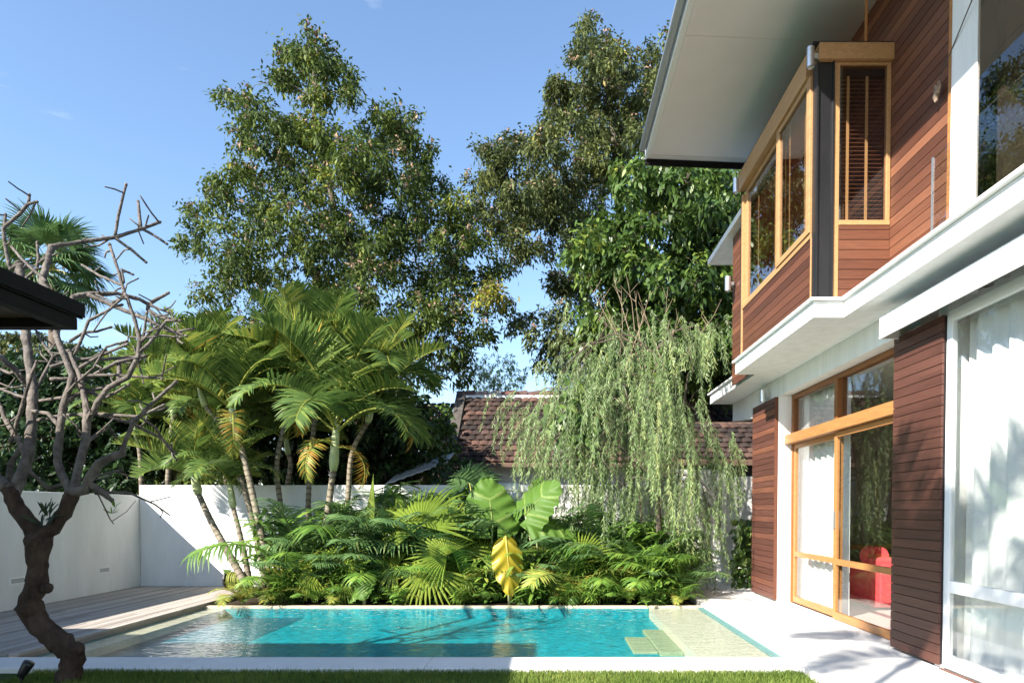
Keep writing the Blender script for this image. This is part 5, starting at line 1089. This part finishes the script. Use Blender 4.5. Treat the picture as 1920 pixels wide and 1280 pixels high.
        if bi not in (0, 4):
            for q in range(max(1, int(Ltot/58))):
                j = rr.randrange(len(pts)//3, len(pts)); p0, r0 = pts[j]; r0 = min(r0*.7, .010)
                d_ = Vector((rr.gauss(0, 1), rr.gauss(0, .8), rr.gauss(.35, .8))).normalized(); L1 = rr.uniform(.10, .34); p1 = p0+d_*L1*.5; d2 = (d_+Vector((rr.gauss(0, .5), rr.gauss(0, .4), rr.gauss(.2, .4)))).normalized(); p2 = p1+d2*L1*.5
                tw_ = rough([(p0, r0), (p1, r0*.85), (p2, r0*.75)], bi*9+q); lim.tube([p for p, r in tw_], [r for p, r in tw_], 6)
        # blunt swollen tips
        e_ = pts[-1]; d_ = (pts[-1][0]-pts[-3][0]).normalized()
        if e_[1] > .008: lim.tube([e_[0]-d_*.01, e_[0]+d_*.012, e_[0]+d_*.028], [e_[1], e_[1]*1.25, e_[1]*.6], 7)
    lim.build('branches', M['frang'], o, smooth=True); low.build('limb', M['frangtrunk'], o, smooth=True)
    # a few leaves: sprig and epiphyte in the fork
    b = MB(); P = []; D = []
    for (x, y, n_, up_) in ((210, 962, 5, .6), (215, 950, 3, .8)):
        for i in range(n_): P.append(at(x, y, 6.3)); D.append((rr.uniform(-.2, 1), rr.uniform(-.5, .3), rr.uniform(.1, up_)))
    b.np(*strips(P, D, np.tile([0, -.6, .8], (len(P), 1)), .085, .010, PROF4, tint=[.6]*len(P))); b.build('young_leaves', M['under'], o)
    e_ = empty('epiphyte', at(84, 985, 6.05), 'strap leaved epiphyte growing in the fork of the frangipani', 'plant'); b = MB(); P = []; D = []
    for i in range(22): P.append(at(rr.uniform(72, 96), rr.uniform(955, 992), 6.08)); D.append((rr.uniform(-.3, .8), rr.uniform(-.6, .2), rr.uniform(.3, 1.2)))
    b.np(*strips(P, D, np.tile([0, -.7, .6], (22, 1)), np.array([rr.uniform(.12, .24) for _ in range(22)]), .013, PROF4, droop=.3, tint=[rr.uniform(.1, .7) for _ in range(22)])); b.build('leaves', M['leafD'], e_)
frangipani()

# ================================================================== SMALL THINGS
p = at(46, 1253, 6.05); o = empty('garden_spotlight', (p.x, p.y, -.05), 'small black garden spotlight on a stake in the lawn beside the frangipani trunk', 'spotlight')
b = MB(); d = Vector((.45, .15, .85)).normalized(); c = p+Vector((0, 0, -.01)); b.tube([c-d*.075, c-d*.065, c-d*.02, c+d*.055, c+d*.08], [.012, .032, .038, .046, .044], 14); b.build('head', M['black'], o, smooth=True)
b = MB(); b.tube([(p.x-.03, p.y, -.06), (p.x-.03, p.y, p.z-.08)], .011, 8); b.box(p.x-.045, p.x-.015, p.y-.012, p.y+.012, p.z-.10, p.z-.06); b.build('stake', M['black'], o)
# hose reel
p = at(448, 1098, 12.75); p.z = .03; o = empty('hose_reel', p, 'yellow green garden hose wound on a black reel at the end of the deck', 'hose reel')
for dx in (-.22, .14):
    b = MB(); c = Vector((p.x+dx, p.y, .21)); b.tube([c, c+Vector((.025, 0, 0))], .185, 24); b.build('disc', M['black'], o)
b = MB(); rr = random.Random(3)
for i in range(15):
    c = Vector((p.x-.185+i*.0222, p.y, .205)); r_ = .14+rr.uniform(-.012, .015); b.tube([c+Vector((rr.uniform(-.004, .004), math.cos(a)*r_, math.sin(a)*r_)) for a in np.linspace(0, 6.283, 21)], .0125, 6, cap=False)
b.build('hose', M['hose'], o, smooth=True)
b = MB(); b.box(p.x-.2, p.x+.16, p.y-.03, p.y+.03, .18, .24); b.build('drum', M['black'], o)
